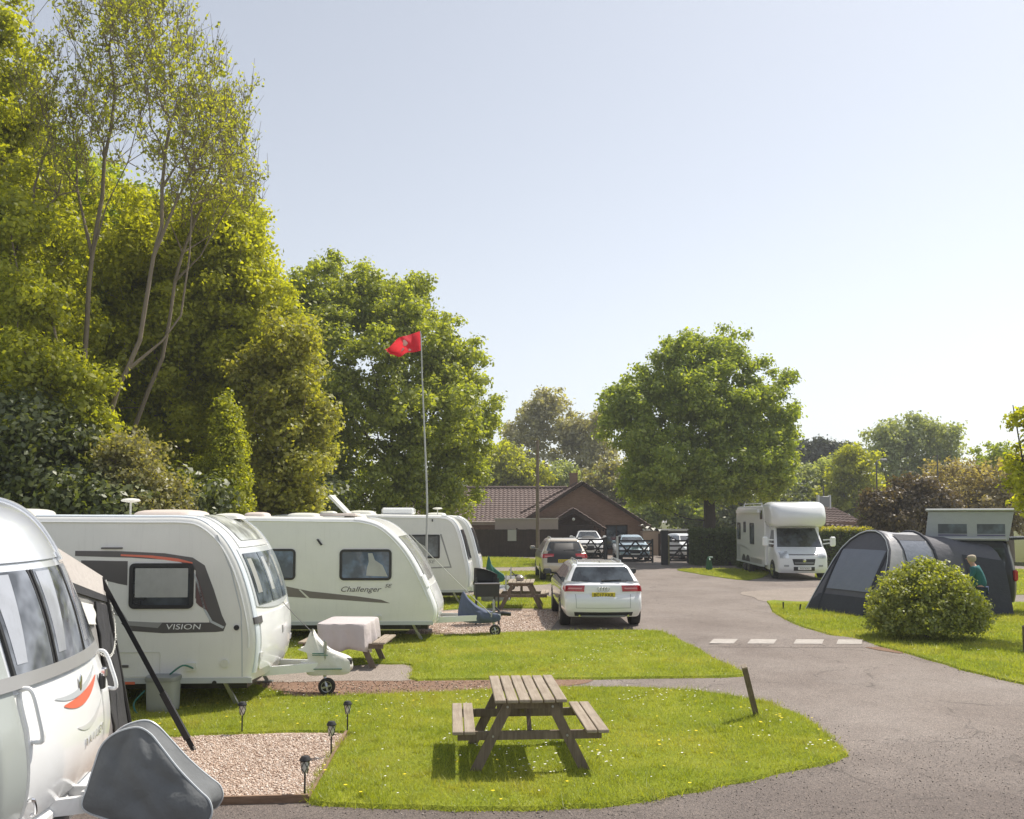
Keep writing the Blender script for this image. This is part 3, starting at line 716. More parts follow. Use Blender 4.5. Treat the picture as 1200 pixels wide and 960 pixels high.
def gravel_mat(name, a, b, dark, scale=42.0):
    t = NT(name); co = t.coord('Object')
    v = t.n('ShaderNodeTexVoronoi', i_Scale=scale); t.l(co, v.inputs[0]); n = t.noise(co, 1.4, 4)
    c = t.mix(t.ramp(v.outputs['Color'], [(.2, (0,0,0)), (.8, (1,1,1))]), a, b)
    c = t.mix(t.ramp(n, [(.45, (0,0,0)), (.75, (.55,.55,.55))]), c, dark)
    c = t.mix(1.0, c, t.ramp(v.outputs['Distance'], [(.0, (1.1,1.1,1.1)), (.55, (.8,.8,.8)), (.8, (.4,.4,.4))]), 'MULTIPLY')
    t.principled(c, .9, normal=t.bump(v.outputs['Distance'], -1.0, .012), spec=.2); return t.m
def lawn_mat():
    t = NT('lawn_soil'); co = t.coord('Object'); n = t.noise(co, 1.2, 5); f = t.noise(co, 60, 3)
    c = t.mix(t.ramp(n, [(.3, (0,0,0)), (.7, (1,1,1))]), (.15,.205,.02), (.29,.31,.04))
    c = t.mix(1.0, c, t.ramp(f, [(.3, (.7,.7,.7)), (.7, (1.3,1.3,1.3))]), 'MULTIPLY')
    t.principled(c, .95, normal=t.bump(f, .8, .03), spec=.1); return t.m
def soil_mat(name='bare_soil'):
    t = NT(name); co = t.coord('Object'); n = t.noise(co, 3, 6, .7); v = t.n('ShaderNodeTexVoronoi', i_Scale=55.0); t.l(co, v.inputs[0])
    c = t.mix(n, (.15,.085,.055), (.25,.165,.12)); c = t.mix(t.ramp(v.outputs['Color'], [(.7, (0,0,0)), (.9, (.7,.7,.7))]), c, (.36,.28,.22))
    t.principled(c, .95, normal=t.bump(n, .7, .03), spec=.15); return t.m
LAWN = lawn_mat(); TAR = tarmac_mat(); GRAV = gravel_mat('pink_gravel', (.40,.29,.23), (.62,.51,.43), (.33,.24,.19)); SOIL = soil_mat()
GRAVB = gravel_mat('beige_gravel', (.27,.23,.20), (.42,.36,.31), (.24,.20,.17), 60.0)
def sheet(name, poly, z, mat, thick=0.0, kind='structure'):
    """poly: list of xy, a sheet with a short bank down to the ground"""
    m = MB(); n = len(poly); c = (sum(p[0] for p in poly)/n, sum(p[1] for p in poly)/n)
    m.add([(p[0], p[1], z) for p in poly], [tuple(range(n))])
    if thick:
        o = [(p[0], p[1], z) for p in poly]; q = []
        for i, p in enumerate(poly):
            a, b = poly[i-1], poly[(i+1) % n]; d = Vector((b[0]-a[0], b[1]-a[1])); nn = Vector((d.y, -d.x)).normalized() if d.length > 0 else Vector((0,0))
            q.append((p[0]+nn.x*thick*.8*m_s(poly), p[1]+nn.y*thick*.8*m_s(poly), z-thick))
        m.grid([o+[o[0]], q+[q[0]]])
    o = m.build(name, mat, None, smooth=False)
    return tag(o, None, None, None, kind)
def m_s(poly):
    a = sum(poly[i-1][0]*poly[i][1]-poly[i][0]*poly[i-1][1] for i in range(len(poly))); return 1 if a > 0 else -1
def gp(pts, sub=4, rough=.03, smooth=True):
    P_ = [G(*p) for p in pts]
    if smooth: P_ = smooth_poly(P_, sub)
    return [(p.x+random.gauss(0, rough), p.y+random.gauss(0, rough)) for p in P_]

sheet('ground', [(-290,-30),(290,-30),(290,360),(-290,360)], -.012, ground_mat())
sheet('road', [(-9.5,3.2),(26,3.2),(26,62),(-2.2,62),(-2.2,9.9),(-9.5,9.0)], 0.0, TAR)
front = [(362,938),(400,945),(480,948),(560,949),(640,949),(700,946),(760,938),(820,926),(870,916),(930,903),(972,893),(988,885),(976,872),(955,853),(925,836),(885,823),(820,813),(740,808),(640,808),(560,811),(480,815),(400,818),(340,819),(300,806),(240,792),(100,790),(-250,790),(-250,862),(100,866),(215,864),(300,861),(406,860),(396,878),(378,908)]
P_A = gp(front, 3, .018)
second = [(300,741),(420,742),(500,746),(620,742),(755,740),(782,745),(808,758),(835,772),(860,784),(868,791),(850,794),(700,796),(560,797),(500,798),(484,796),(482,781),(440,779),(395,781),(300,784),(200,782),(-200,782),(-200,741)]
P_B = gp(second, 3, .02)
P_C = gp([(490,716),(560,713),(600,713),(650,713),(655,706),(640,700),(560,699),(490,701),(380,702),(380,716)], 3, .03)
P_D = gp([(470,688),(560,686),(640,685),(652,676),(640,670),(560,671),(470,671)], 3, .04)
P_E = gp([(500,666),(560,665),(625,664),(630,657),(600,654),(500,654),(300,655),(300,666)], 3, .05)
P_R = gp([(899,705),(935,706),(985,705),(1020,708),(1300,706),(1700,712),(1700,990),(1450,890),(1300,835),(1200,803),(1130,786),(1065,767),(1012,753),(960,741),(920,725)], 3, .03)
P_M = gp([(795,668),(835,667),(880,668),(900,671),(893,677),(872,680),(845,677),(815,672)], 3, .05)
P_N = gp([(955,672),(1010,668),(1200,668),(1300,690),(1060,700),(985,690)], 3, .05)
for nm, pp, z in (('lawn', P_A, .035), ('lawn', P_B, .035), ('lawn', P_C, .03), ('lawn', P_D, .03), ('lawn', P_E, .03), ('lawn', P_R, .03), ('lawn', P_M, .03), ('lawn', P_N, .03)):
    sheet(nm, pp, z, LAWN, .05)
# gravel pitches, soil strip
sheet('gravel_pitch', gp([(120,868),(215,862),(300,860),(406,860),(394,880),(376,910),(360,938),(300,941),(200,942),(40,948),(-100,960),(-200,880)], 1, .004, False), .012, GRAV)
sheet('soil_path', gp([(280,812),(300,797),(400,795),(480,797),(560,797),(680,796),(690,800),(640,808),(560,811),(480,815),(400,818),(320,819)], 3, .02), .006, SOIL)
sheet('gravel_pitch', gp([(392,781),(440,779),(484,780),(490,797),(440,798),(380,799),(300,800),(300,785)], 2, .02), .010, GRAVB)
sheet('gravel_pitch', gp([(470,746),(500,722),(520,717),(560,714),(640,714),(662,716),(650,730),(640,742),(560,744),(500,747)], 2, .03), .010, GRAV)
sheet('gravel_pitch', gp([(450,700),(520,699),(640,699),(652,690),(640,686),(520,688),(450,690)], 2, .03), .010, GRAVB)
sheet('gravel_pitch', gp([(450,671),(560,670),(640,669),(640,666),(560,666),(450,667)], 2, .03), .010, GRAVB)
sheet('gravel_pitch', gp([(868,694),(930,690),(985,689),(985,706),(935,707),(900,706),(880,700)], 2, .04), .008, GRAVB)
sheet('dirt_verge', gp([(975,750),(1012,748),(1060,766),(1030,762)], 2, .02), .008, SOIL)
# road hump with its four white blocks
h0, h1 = G(818, 752), G(1030, 755)
m = MB(); rows = []; yc = G(915, 751).y; W_ = .55
for k in range(9):
    f = -1+2*k/8; rows.append([(x, yc+.9*f+ (x-h0.x)*(-.03), .052*math.cos(f*PI/2)**1.2*min(1, (x-h0.x+.1)/.5, (h1.x+.1-x)/.5)+.0035) for x in np.linspace(h0.x-.1, h1.x+.1, 30)])
m.grid(rows); tag(m.build('road_hump', TAR), kind='structure')
MARK = paint('road_paint', (.42,.385,.355), .85, 0, .8, 0, 9.0)
for x0, x1 in ((829,857),(872,902),(924,956),(972,1000)):
    a, b = G(x0, 751).x, G(x1, 751).x; m = MB(); rows = []
    for k in range(5):
        f = -.66 + .5*k/4; y = yc+.9*f; zz = .052*math.cos(f*PI/2)**1.2+.009
        rows.append([(x+(.05*k), y+(x-h0.x)*(-.03), zz) for x in (a-.1, (a+b)/2-.1, b-.1)])
    m.grid(rows); tag(m.build('road_marking', MARK), kind='structure')
# grass blades
def inpoly(x, y, poly):
    poly = np.array(poly); c = np.zeros(len(x), bool); j = len(poly)-1
    for i in range(len(poly)):
        xi, yi = poly[i]; xj, yj = poly[j]
        k = ((yi > y) != (yj > y)) & (x < (xj-xi)*(y-yi)/(yj-yi+1e-12)+xi); c ^= k; j = i
    return c
def scatter(poly, dens, clip=None):
    P_ = np.array(poly); x0, y0 = P_.min(0); x1, y1 = P_.max(0)
    if clip: x0, x1, y0, y1 = max(x0, clip[0]), min(x1, clip[1]), max(y0, clip[2]), min(y1, clip[3])
    n = int((x1-x0)*(y1-y0)*dens); x = rng.uniform(x0, x1, n); y = rng.uniform(y0, y1, n); k = inpoly(x, y, poly)
    k &= np.abs(x) < (y+1)*.62
    return np.stack([x[k], y[k]], 1)
def blades(xy, h, w, z, lean=.7):
    n = len(xy); p = np.concatenate([xy, np.full((n, 1), z)], 1); th = rng.uniform(0, 2*PI, n)
    big = pnoise(np.concatenate([xy, np.zeros((n,1))], 1), 1.5, 3)*.3+1
    hh = h*np.exp(rng.normal(size=n)*.35)*big; side = np.stack([np.cos(th), np.sin(th), np.zeros(n)], 1)*(w*np.exp(rng.normal(size=n)*.2))[:,None]
    tip = rng.normal(size=(n, 3))*lean; tip[:,2] = 1; tip /= np.linalg.norm(tip, axis=1)[:,None]
    return np.stack([p-side/2, p+side/2, p+tip*hh[:,None]], 1)
GRASS = leaf('grass_blades', (.215,.265,.02), (.36,.385,.042), .5, .04, (1.5,1.5,.6), third=(.42,.40,.08))
bl = [blades(scatter(P_A, 3600, (-7, 6, 7, 14)), .034, .0065, .033), blades(scatter(P_B, 1500, (-9, 6, 12, 22)), .034, .010, .033),
      blades(scatter(P_C, 700), .05, .016, .03), blades(scatter(P_D, 450), .05, .02, .03), blades(scatter(P_E, 300), .06, .03, .03),
      blades(scatter(P_R, 900, (3, 18, 8, 26)), .05, .012, .03), blades(scatter(P_M, 400), .06, .022, .03), blades(scatter(P_N, 200), .06, .03, .03)]
# scattered coarser tufts
for poly, k, clip in ((P_A, 9, (-7, 6, 7, 14)), (P_B, 5, (-9, 6, 12, 22)), (P_R, 4, (3, 18, 8, 26))):
    c = scatter(poly, k, clip); q = np.repeat(c, 55, 0)+rng.normal(size=(len(c)*55, 2))*.045*np.repeat(rng.uniform(.5, 1.6, (len(c),1)), 55, 0)
    bl.append(blades(q, .055, .008, .03, .8))
# longer tufts on the lawn edges
for poly, k, hh in ((P_A, 260, .06), (P_B, 160, .06), (P_R, 120, .07)):
    q = np.array(poly); nx = np.roll(q, -1, 0); L = np.linalg.norm(nx-q, axis=1); e = []
    for a, b, l in zip(q, nx, L):
        m_ = int(l*k); f = rng.random((m_, 1)); e.append(a+(b-a)*f+rng.normal(size=(m_, 2))*.03)
    e = np.concatenate(e); e = e[(np.abs(e[:,0]) < (e[:,1]+1)*.62) & (e[:,1] < 24)]
    bl.append(blades(e, hh, .009, .0, .6))
tag(np_mesh('grass', np.concatenate(bl), 3, GRASS), kind='stuff')
# daisies and dandelions
def flowers(name, col, pts, r, z, mat=None):
    n = len(pts); k = 6; th = np.arange(k)*2*PI/k; c = np.concatenate([pts, np.full((n,1), z)+rng.uniform(-.012, .012, (n,1))], 1)
    ring = np.stack([np.cos(th), np.sin(th), np.zeros(k)+.15], 1)*r; V = c[:,None,:]+ring[None]*rng.uniform(.7, 1.25, (n,1,1))
    return tag(np_mesh(name, V.reshape(-1,3), k, mat), kind='stuff')
def patchy(poly, dens, seed, thr, clip=None):
    s = scatter(poly, dens, clip); nn = pnoise(np.concatenate([s, np.zeros((len(s),1))], 1), 1.1, seed); return s[nn > thr]
fl = np.concatenate([patchy(P_A, 26, 5, .25), patchy(P_B, 9, 7, .25), patchy(P_R, 10, 8, .3), patchy(P_A, 4, 5, -1)])
flowers('daisies', None, fl, .0115, .075, cloth('daisy_white', (.8,.8,.76)))
flowers('dandelions', None, patchy(P_A, 2.4, 9, -.2), .017, .08, cloth('dandelion_yellow', (.75,.6,.03)))
# loose stones on the near gravel pitch
def stones(name, xy, r, z, mat, rvar=.26):
    n = len(xy); base = np.array([(1,0,0),(0,1,0),(-1,0,0),(0,-1,0),(0,0,.75),(0,0,-.6)], float)
    fc = np.array([(0,1,4),(1,2,4),(2,3,4),(3,0,4),(1,0,5),(2,1,5),(3,2,5),(0,3,5)])
    s = r*np.exp(rng.normal(size=(n,1,1))*rvar)*rng.uniform(.65, 1.25, (n,6,1)); th = rng.uniform(0, 2*PI, n); c, sn = np.cos(th), np.sin(th)
    b = base[None]*s; X = b[...,0]*c[:,None]-b[...,1]*sn[:,None]*.7; Y = b[...,0]*sn[:,None]+b[...,1]*c[:,None]*.7
    V = np.stack([X+xy[:,0:1], Y+xy[:,1:2], b[...,2]+z+r*.3], -1)
    F_ = (np.arange(n)[:,None,None]*6+fc[None]).reshape(-1, 3)
    return tag(np_mesh(name, V, 3, mat, None, False, F_), kind='stuff')
def stone_mat(name, stops):
    t = NT(name); g = t.n('ShaderNodeNewGeometry'); t.principled(t.ramp(g.outputs['Random Per Island'], stops), .85, spec=.3); return t.m
SM = stone_mat('gravel_stones', [(.0, (.18,.12,.09)), (.2, (.42,.30,.23)), (.55, (.58,.45,.36)), (.85, (.70,.60,.52)), (1, (.78,.72,.66))])
pad = gp([(120,870),(215,864),(300,862),(404,862),(392,882),(374,911),(359,936),(300,939),(150,942),(60,946)], 1, 0, False)
stones('gravel', scatter(pad, 2600), .011, .012, SM)
pad3 = gp([(474,744),(503,723),(560,716),(640,716),(658,720),(640,741),(560,743)], 1, 0, False)
stones('gravel', scatter(pad3, 500), .017, .01, SM)
pathp = gp([(285,812),(300,799),(480,799),(620,799),(560,810),(480,814),(330,818)], 1, 0, False)
stones('gravel', scatter(pathp, 260), .013, .008, stone_mat('path_stones', [(0,(.12,.08,.06)), (.6,(.28,.2,.15)), (1,(.5,.42,.35))]))
SMG = stone_mat('tarmac_chips', [(0,(.10,.088,.08)), (.5,(.22,.19,.17)), (.85,(.34,.30,.27)), (1,(.46,.42,.38))])
edge = []
for poly, dens in ((P_A, 60), (P_R, 40), (P_B, 25)):
    q = np.array(poly); nx = np.roll(q, -1, 0)
    for a, b in zip(q, nx):
        m_ = int(np.linalg.norm(b-a)*dens); f = rng.random((m_, 1)); edge.append(a+(b-a)*f+rng.normal(size=(m_, 2))*.13)
edge = np.concatenate(edge); edge = edge[(edge[:,1] > 6) & (edge[:,1] < 22) & (np.abs(edge[:,0]) < edge[:,1]*.62) & (edge[:,0] > -2.4)]
stones('loose_chippings', edge, .009, .002, SMG)
ROADN = scatter(gp([(240,944),(400,951),(640,953),(760,944),(880,920),(1000,892),(1000,870),(1200,850),(1300,1000),(240,1000)], 1, 0, False), 260)
stones('loose_chippings', ROADN, .006, .001, SMG)
# timber edging boards of the near pitch
EDGEW = wood('edging_wood', (.16,.10,.065), (.30,.20,.14))
t = thing('timber_edging', 'weathered timber edging board along the front and right side of the near gravel pitch', 'edging', G(320, 941))
o = t.location
q = [G(180,945), G(361,940), G(378,909), G(396,880), G(406,861)]
MB().beam(q[0]-o+Vector((0,0,.03)), q[1]-o+Vector((0,0,.03)), .03, .08).build('board', EDGEW, t)
MB().beam(q[1]-o+Vector((0,0,.015)), q[4]-o+Vector((0,0,.015)), .03, .07).build('board', EDGEW, t)
# ------------------------------------------------------------------ caravans
def prof_from(front, L, top=2.55):
    """front: list of (a,z) from roof to bottom at the front; returns full chain from rear bottom"""
    return [(-L, .38), (-L-.04, .8), (-L-.02, 1.6), (-L+.08, 2.2), (-L+.35, top-.08), (-L+.9, top), (-L*.6, top+.02)] + front
def hitch_cover(name, label, loc, rotz, side_pts, width, mat, wr=.03, seam=True, cat='cover', flare=.0):
    """fabric bag over a hitch: outline in (a,z), lens-like section across"""
    t = thing(name, label, cat, loc, rotz)
    o = smooth_poly([Vector((a, z, 0)) for a, z in side_pts], 5 if len(side_pts) > 16 else 8); n = len(o); c = sum(o, Vector())/n
    rg = lambda v: 1-2*abs(math.sin(v))
    def fold(x, z, k=0): return wr*(.9*rg(x*5+z*3.2+k)+.7*rg(x*3.1-z*6.5+k*2)+.35*rg(z*11+x*7-k)+.15*math.sin(x*40+z*23))
    tp_ = max(o, key=lambda p: p.y)
    def half(p): return width*.5*(1+.35*max(0, (c.y-p.y)))*(.62+.38*min(1, max(0, (c.y+.35-p.y)/.5)))
    m = MB()
    for sd in (-1, 1):
        rows = []
        for r_ in range(1, 17):
            s_ = r_/16; row = []
            for i, p in enumerate(o):
                q = c+(p-c)*s_; cr = abs(math.sin(math.atan2(q.x-tp_.x, tp_.y+.12-q.y)*4.3+.8+sd))**5
                row.append((q.x, sd*(half(q)*(.90+.18*(1-s_**3))) + fold(q.x, q.y, sd)*(1-s_**6) - sd*wr*1.6*cr*s_*(1-s_)*4, q.y))
            rows.append(row)
        m.grid(rows, True); m.add(rows[0], [tuple(range(n))])
        edge_ = rows[-1]
        if sd == -1: e0 = edge_
    g_ = []
    for k in range(7):
        f = k/6; g_.append([(a_[0]+(c.x-a_[0])*.09*math.sin(PI*f), a_[1]+(b_[1]-a_[1])*f, a_[2]+(c.y-a_[2])*.12*math.sin(PI*f)+fold(a_[0]*2, f)*.5*math.sin(PI*f)) for a_, b_ in zip(e0, edge_)])
    m.grid(g_, True)
    m.build('fabric', mat, t, angle=35)
    if seam:
        for e_ in (e0, edge_): MB().tube([Vector(p) for p in e_]+[Vector(e_[0])], .008, 5, False).build('piping', SILVER, t)
    return t

# === second caravan (grey wave graphics)
D2 = 11.95; K2 = F/D2
fr2 = [(-1.05, 2.55), (-.78, 2.50), (-.50, 2.30), (-.30, 2.02), (-.15, 1.68), (-.04, 1.30), (.02, .95), (.0, .60), (-.06, .38)]
x2 = (300-600)/K2
van2, S2 = caravan('touring_caravan', 'white caravan with dark grey wave graphics round its side window and a silver front moulding',
                   (x2+.06, D2+1.13, 0), R(2.5), prof_from(fr2, 6.6), 1.13, 6.6)
def m2(px, py): return ((px-303)/K2, 2.55-(py-605)/K2)
w = S2.side_window(van2, *m2(150.5, 712), *m2(224, 659.5), sd=-1, glass=GLASS, r=.07, fw=.05, inner=BLIND)
poly = [m2(*p) for p in [(88,645),(140,645.5),(190,648),(222,653),(236,662),(247,690),(257,720),(262,730),(259,738),(250,739),(190,740),(150,737),(142,728),(160,727.5),(215,728),(243,728),(236,705),(226,700),(226,668),(205,656.5),(150,653),(88,651)]]
S2.side('wave_graphic', DKGREY, van2, poly, -1, .003)
S2.side('wave_graphic', DKGREY, van2, [m2(*p) for p in [(95,656),(148,657),(148,685),(138,683),(118,678),(95,668)]], -1, .0028)
S2.side('wave_graphic', MIDGREY, van2, [m2(*p) for p in [(130,716),(142,722),(152,731),(184,734),(189,728),(150,726),(143,715),(135,708)]], -1, .0035)
S2.side('pinstripe', SILVER, van2, [m2(*p) for p in [(222,670),(224,670),(229,680),(238,712),(246,726),(260,733),(258,735),(244,728),(236,714),(227,682)]], -1, .0055)
S2.side('pinstripe', ORANGE, van2, [m2(*p) for p in [(140,649),(175,650.5),(205,654),(222,658.5),(222,660),(200,657),(172,653),(140,651)]], -1, .0055)
S2.side('speckle_graphic', paint('speckled_maroon', (.13,.07,.07), .4, .1, .8, 0, 60), van2, [m2(*p) for p in [(227,672),(233,690),(241,715),(231,709),(227,705)]], -1, .0055)
text('lettering', 'VISION', .10, Vector((m2(213,733)[0], -1.137, m2(213,733)[1])), (R(90),0,0), WHITE2, van2, 1.45, .12)
# hatches, lights, small fittings on the side
S2.side_ring('service_hatch', CREAM, van2, rpoly(*m2(138,790), *m2(188,761), .03), [(a, z) for a, z in rpoly(m2(139,0)[0], m2(0,789)[1], m2(187,0)[0], m2(0,762)[1], .03)], -1, .008)
S2.side('vent_grille', DKGREY, van2, rpoly(*m2(144,779), *m2(152,776), .008, 2), -1, .008)
S2.side('reflector', ORANGE, van2, rpoly(*m2(146,798), *m2(160,795), .008, 2), -1, .016)
S2.side('water_inlet', CREAM, van2, [(m2(261,0)[0]+.055*math.cos(R(a)), m2(0,775)[1]+.055*math.sin(R(a))) for a in range(0,360,24)], -1, .02)
S2.side('socket', CREAM, van2, rpoly(*m2(217,783), *m2(229,774), .02, 3), -1, .035)
S2.side('marker', BLACKP, van2, [(m2(274,0)[0]+.035*math.cos(R(a)), m2(0,734)[1]+.035*math.sin(R(a))) for a in range(0,360,24)], -1, .02)
S2.side('marker', BLACKP, van2, [(m2(250,0)[0]+.03*math.cos(R(a)), m2(0,797)[1]+.03*math.sin(R(a))) for a in range(0,360,24)], -1, .02)
S2.side('awning_light', DKGREY, van2, rpoly(*m2(118,643), *m2(142,641), .01, 3), -1, .03)
S2.side('panel_seam', SILVER, van2, [(-.62,2.30),(-.60,2.30),(-.41,1.85),(-.27,1.3),(-.25,.9),(-.24,.44),(-.255,.44),(-.265,.9),(-.285,1.3),(-.43,1.85)], -1, .003)
# front: window, skylight, mouldings
uw0, uw1 = S2.u_at(2.03), S2.u_at(1.36)
for y0, y1 in ((-.80, -.30), (-.27, .27), (.30, .80)):
    fw_ = S2.patch('front_window', GLASSC, van2, uw0, uw1, y0, y1, .03, lambda u, v: (u, v), round_=.05)
    S2.patch('curtain', BLIND, fw_, uw0+(uw1-uw0)*.12, uw0+(uw1-uw0)*.8, y0+.05, y0+.19, .033)
S2.patch('window_surround', paint('surround_pale', (.55,.58,.60), .2, .4, .1), van2, S2.u_at(2.10), S2.u_at(1.27), -.86, .86, .014, lambda u, v: (u*(1-.08*(2*v-1)**2), v))
S2.patch('skylight', glass_dark('skylight_glass', (.25,.26,.25), .15, .4), van2, S2.u_ax(-.95), S2.u_at(2.20), -.62, .62, .03, round_=.1)
S2.patch('skylight_surround', WHITE2, van2, S2.u_ax(-1.15), S2.u_at(2.12), -.74, .74, .018)
for sd in (-1, 1):
    S2.patch('corner_moulding', paint('corner_moulding_blue_white', (.66,.72,.78), .15, .6, .05), van2, S2.u_ax(-3.0), S2.u_at(.48), min(sd*.89, sd*.965), max(sd*.89, sd*.965), .012, nu=44)
S2.patch('front_panel', WHITE2, van2, S2.u_at(1.22), S2.u_at(.50), -.86, .86, .016, lambda u, v: (u, v), round_=.06)
S2.patch('grab_handle', DKGREY, van2, S2.u_at(1.21), S2.u_at(1.12), -.97, -.80, .028)
S2.patch('badge', MIDGREY, van2, S2.u_at(.98), S2.u_at(.88), -.03, .03, .024)
for sd in (-1, 1): S2.patch('marker_light', paint('lamp_clear', (.7,.7,.7), .1, .6), van2, S2.u_at(.74), S2.u_at(.66), min(sd*.82, sd*.90), max(sd*.82, sd*.90), .03)
dome_vent(van2, S2, -1.45, -.35, .9, .9, .10, PINKV, 'rooflight')
dome_vent(van2, S2, -3.6, -.2, .75, .7, .10, CREAM, 'rooflight')
dome_vent(van2, S2, -.85, .35, .42, .42, .08, CREAM)
roof_aerial(van2, -2.0, -.45, 2.57, .17, .13)
a_frame(van2, tip=.92, z=.40)
GREENW = cloth('cover_white', (.70,.69,.65), .8, .06)
hc = hitch_cover('hitch_cover', 'pointed white fabric cover with green lettering lines over the second caravan tow hitch', (x2+.06, D2+1.13, 0), R(2.5),
                 [(.28,.64),(.37,.69),(.46,.90),(.54,.79),(.72,.62),(.98,.51),(1.03,.42),(1.0,.30),(.7,.28),(.43,.29),(.43,.45),(.40,.60)], .30, GREENW, .008, False)
gt = paint('cover_green_print', (.05,.16,.13), .7, 0, .1)
m = MB()
for z0, z1, a0, a1 in ((.60,.585,.50,.66), (.575,.565,.50,.72), (.38,.368,.52,.92)):
    m.box(((a0+a1)/2, -.19, (z0+z1)/2), (a1-a0, .012, z0-z1))
m.build('print', gt, hc)
# waste container under it
wp = G(207, 826); t = thing('waste_water_container', 'grey lidded waste water container with a green hose beside the second caravan', 'container', (wp.x, D2-.12, 0))
GP = paint('container_grey', (.36,.37,.34), .6, 0, .3)
m = MB(); rows = []
for z, s_ in ((.02,.92),(.04,.98),(.12,1),(.34,1.04),(.42,1.05)):
    rows.append([(.19*s_*math.copysign(abs(math.cos(R(b)))**.5, math.cos(R(b))), .15*s_*math.copysign(abs(math.sin(R(b)))**.5, math.sin(R(b))), z) for b in range(0,360,15)])
m.grid(rows, True); m.add(rows[0], [tuple(range(24))]); m.build('tub', GP, t)
m = MB(); rows = []
for z, s_ in ((.415,1.1),(.45,1.13),(.475,1.1),(.49,.8)):
    rows.append([(.19*s_*math.copysign(abs(math.cos(R(b)))**.5, math.cos(R(b))), .15*s_*math.copysign(abs(math.sin(R(b)))**.5, math.sin(R(b))), z) for b in range(0,360,15)])
m.grid(rows, True); m.add(rows[-1], [tuple(range(24))]); m.build('lid', paint('container_lid', (.26,.27,.26), .5, 0, .3), t)
MB().tube(smooth_poly([(.1,-.05,.5),(.28,-.1,.62),(.36,.05,.56),(.30,.2,.52)], 5, False), .012, 6).tube(smooth_poly([(-.2,-.1,.3),(-.32,-.14,.15),(-.25,-.2,.03),(-.1,-.25,.02)], 5, False), .012, 6).build('hose', paint('hose_green', (.03,.16,.13), .4), t)

# === third: cream-grey caravan with single swoosh
D3 = 18.25; K3 = F/D3; x3 = (513-600)/K3
fr3 = [(-2.0, 2.52), (-1.55, 2.50), (-1.15, 2.36), (-.75, 2.02), (-.45, 1.62), (-.20, 1.15), (-.04, .80), (.0, .60), (-.05, .38)]
van3, S3 = caravan('touring_caravan', 'white caravan with a thin brown swoosh, script lettering and a raised roof flap',
                   (x3+.02, D3+1.13, 0), R(1), prof_from(fr3, 6.9, 2.53), 1.13, 6.9, .07)
def m3(px, py): return ((px-515)/K3+.0, 2.55-(py-605)/K3)
WB = glass_dark('blue_window', (.035,.06,.10), .08, .5)
S3.side_window(van3, *m3(298, 679), *m3(348, 643), sd=-1, glass=WB, r=.09, fw=.045)
w = S3.side_window(van3, *m3(399, 679.5), *m3(459.5, 643.5), sd=-1, glass=WB, r=.09, fw=.05)
S3.side('curtain', BLIND, w, [m3(*p) for p in [(430,674),(455,675),(449,662),(440,656),(437,648),(432,648),(433,658),(431,665)]], -1, .011)
S3.side('swoosh_graphic', paint('brown_grey_graphic', (.17,.15,.14), .35, .2), van3, [m3(*p) for p in [(322,681),(336,686),(365,692),(420,698),(448,702),(458,706),(440,705),(400,702),(350,699),(322,697)]], -1, .003)
S3.side('pinstripe', CREAM, van3, [m3(*p) for p in [(352,690),(354,690),(365,700),(362,700)]], -1, .006)
text('lettering', 'Challenger', .15, Vector((m3(423,692)[0], -1.137, m3(0,690)[1])), (R(90),0,0), DKGREY, van3, 1.25, .35)
text('lettering', 'SE', .10, Vector((m3(455,687)[0], -1.137, m3(0,686)[1])), (R(90),0,0), DKGREY, van3, 1.35, .35)
S3.side('marker', BLACKP, van3, [m3(*p) for p in [(372,632),(374,631.5),(379,638),(377,639)]], -1, .03)
S3.side('socket', CREAM, van3, rpoly(*m3(441,724), *m3(448,720), .02, 3), -1, .04)
for px in (473, 492): S3.side('marker', BLACKP, van3, [(m3(px,0)[0]+.03*math.cos(R(a)), m3(0,733)[1]+.03*math.sin(R(a))) for a in range(0,360,30)], -1, .02)
S3.patch('edge_moulding', WHITE2, van3, S3.u_ax(-1.75), S3.u_at(.45), -.99, -.90, .014, nu=30)
S3.patch('edge_moulding', WHITE2, van3, S3.u_ax(-1.75), S3.u_at(.45), .90, .99, .014, nu=30)
uw0, uw1 = S3.u_at(2.12), S3.u_at(1.25)
for y0, y1 in ((-.84, -.32), (-.29, .29), (.32, .84)): S3.patch('front_window', BLIND, van3, uw0, uw1, y0, y1, .03, round_=.05)
S3.patch('gas_locker', WHITE2, van3, S3.u_at(1.12), S3.u_at(.5), -.8, .8, .015, round_=.05)
S3.patch('grab_handle', WHITE2, van3, S3.u_at(1.35), S3.u_at(1.12), -.985, -.9, .05)
dome_vent(van3, S3, -1.85, -.2, .45, .45, .09, CREAM); dome_vent(van3, S3, -2.95, -.1, .7, .6, .10, CREAM, 'rooflight'); dome_vent(van3, S3, -3.9, -.3, .5, .5, .10, PINKV)
dome_vent(van3, S3, -4.5, -.2, .4, .4, .08, CREAM)
m = MB(); m.box((-2.15, -.3, 2.58), (.75, .75, .06), bev=.02); m.build('rooflight', PINKV, van3)
MB().beam((-1.98, -.3, 2.60), (-2.35, -.3, 2.98), .62, .05).build('raised_flap', CREAM, van3)
a_frame(van3, tip=1.35, z=.40)
BLUEC = cloth('cover_blue', (.09,.11,.17), .7, .15)
hitch_cover('hitch_cover', 'crumpled dark blue fabric cover over the tow hitch in the middle of the caravan row', (x3+.02, D3+1.13, 0), R(1),
            [(.34,.52),(.38,.74),(.44,.93),(.56,.78),(.78,.60),(1.05,.50),(1.22,.45),(1.22,.33),(.9,.28),(.5,.30),(.36,.38)], .40, BLUEC, .02, False)

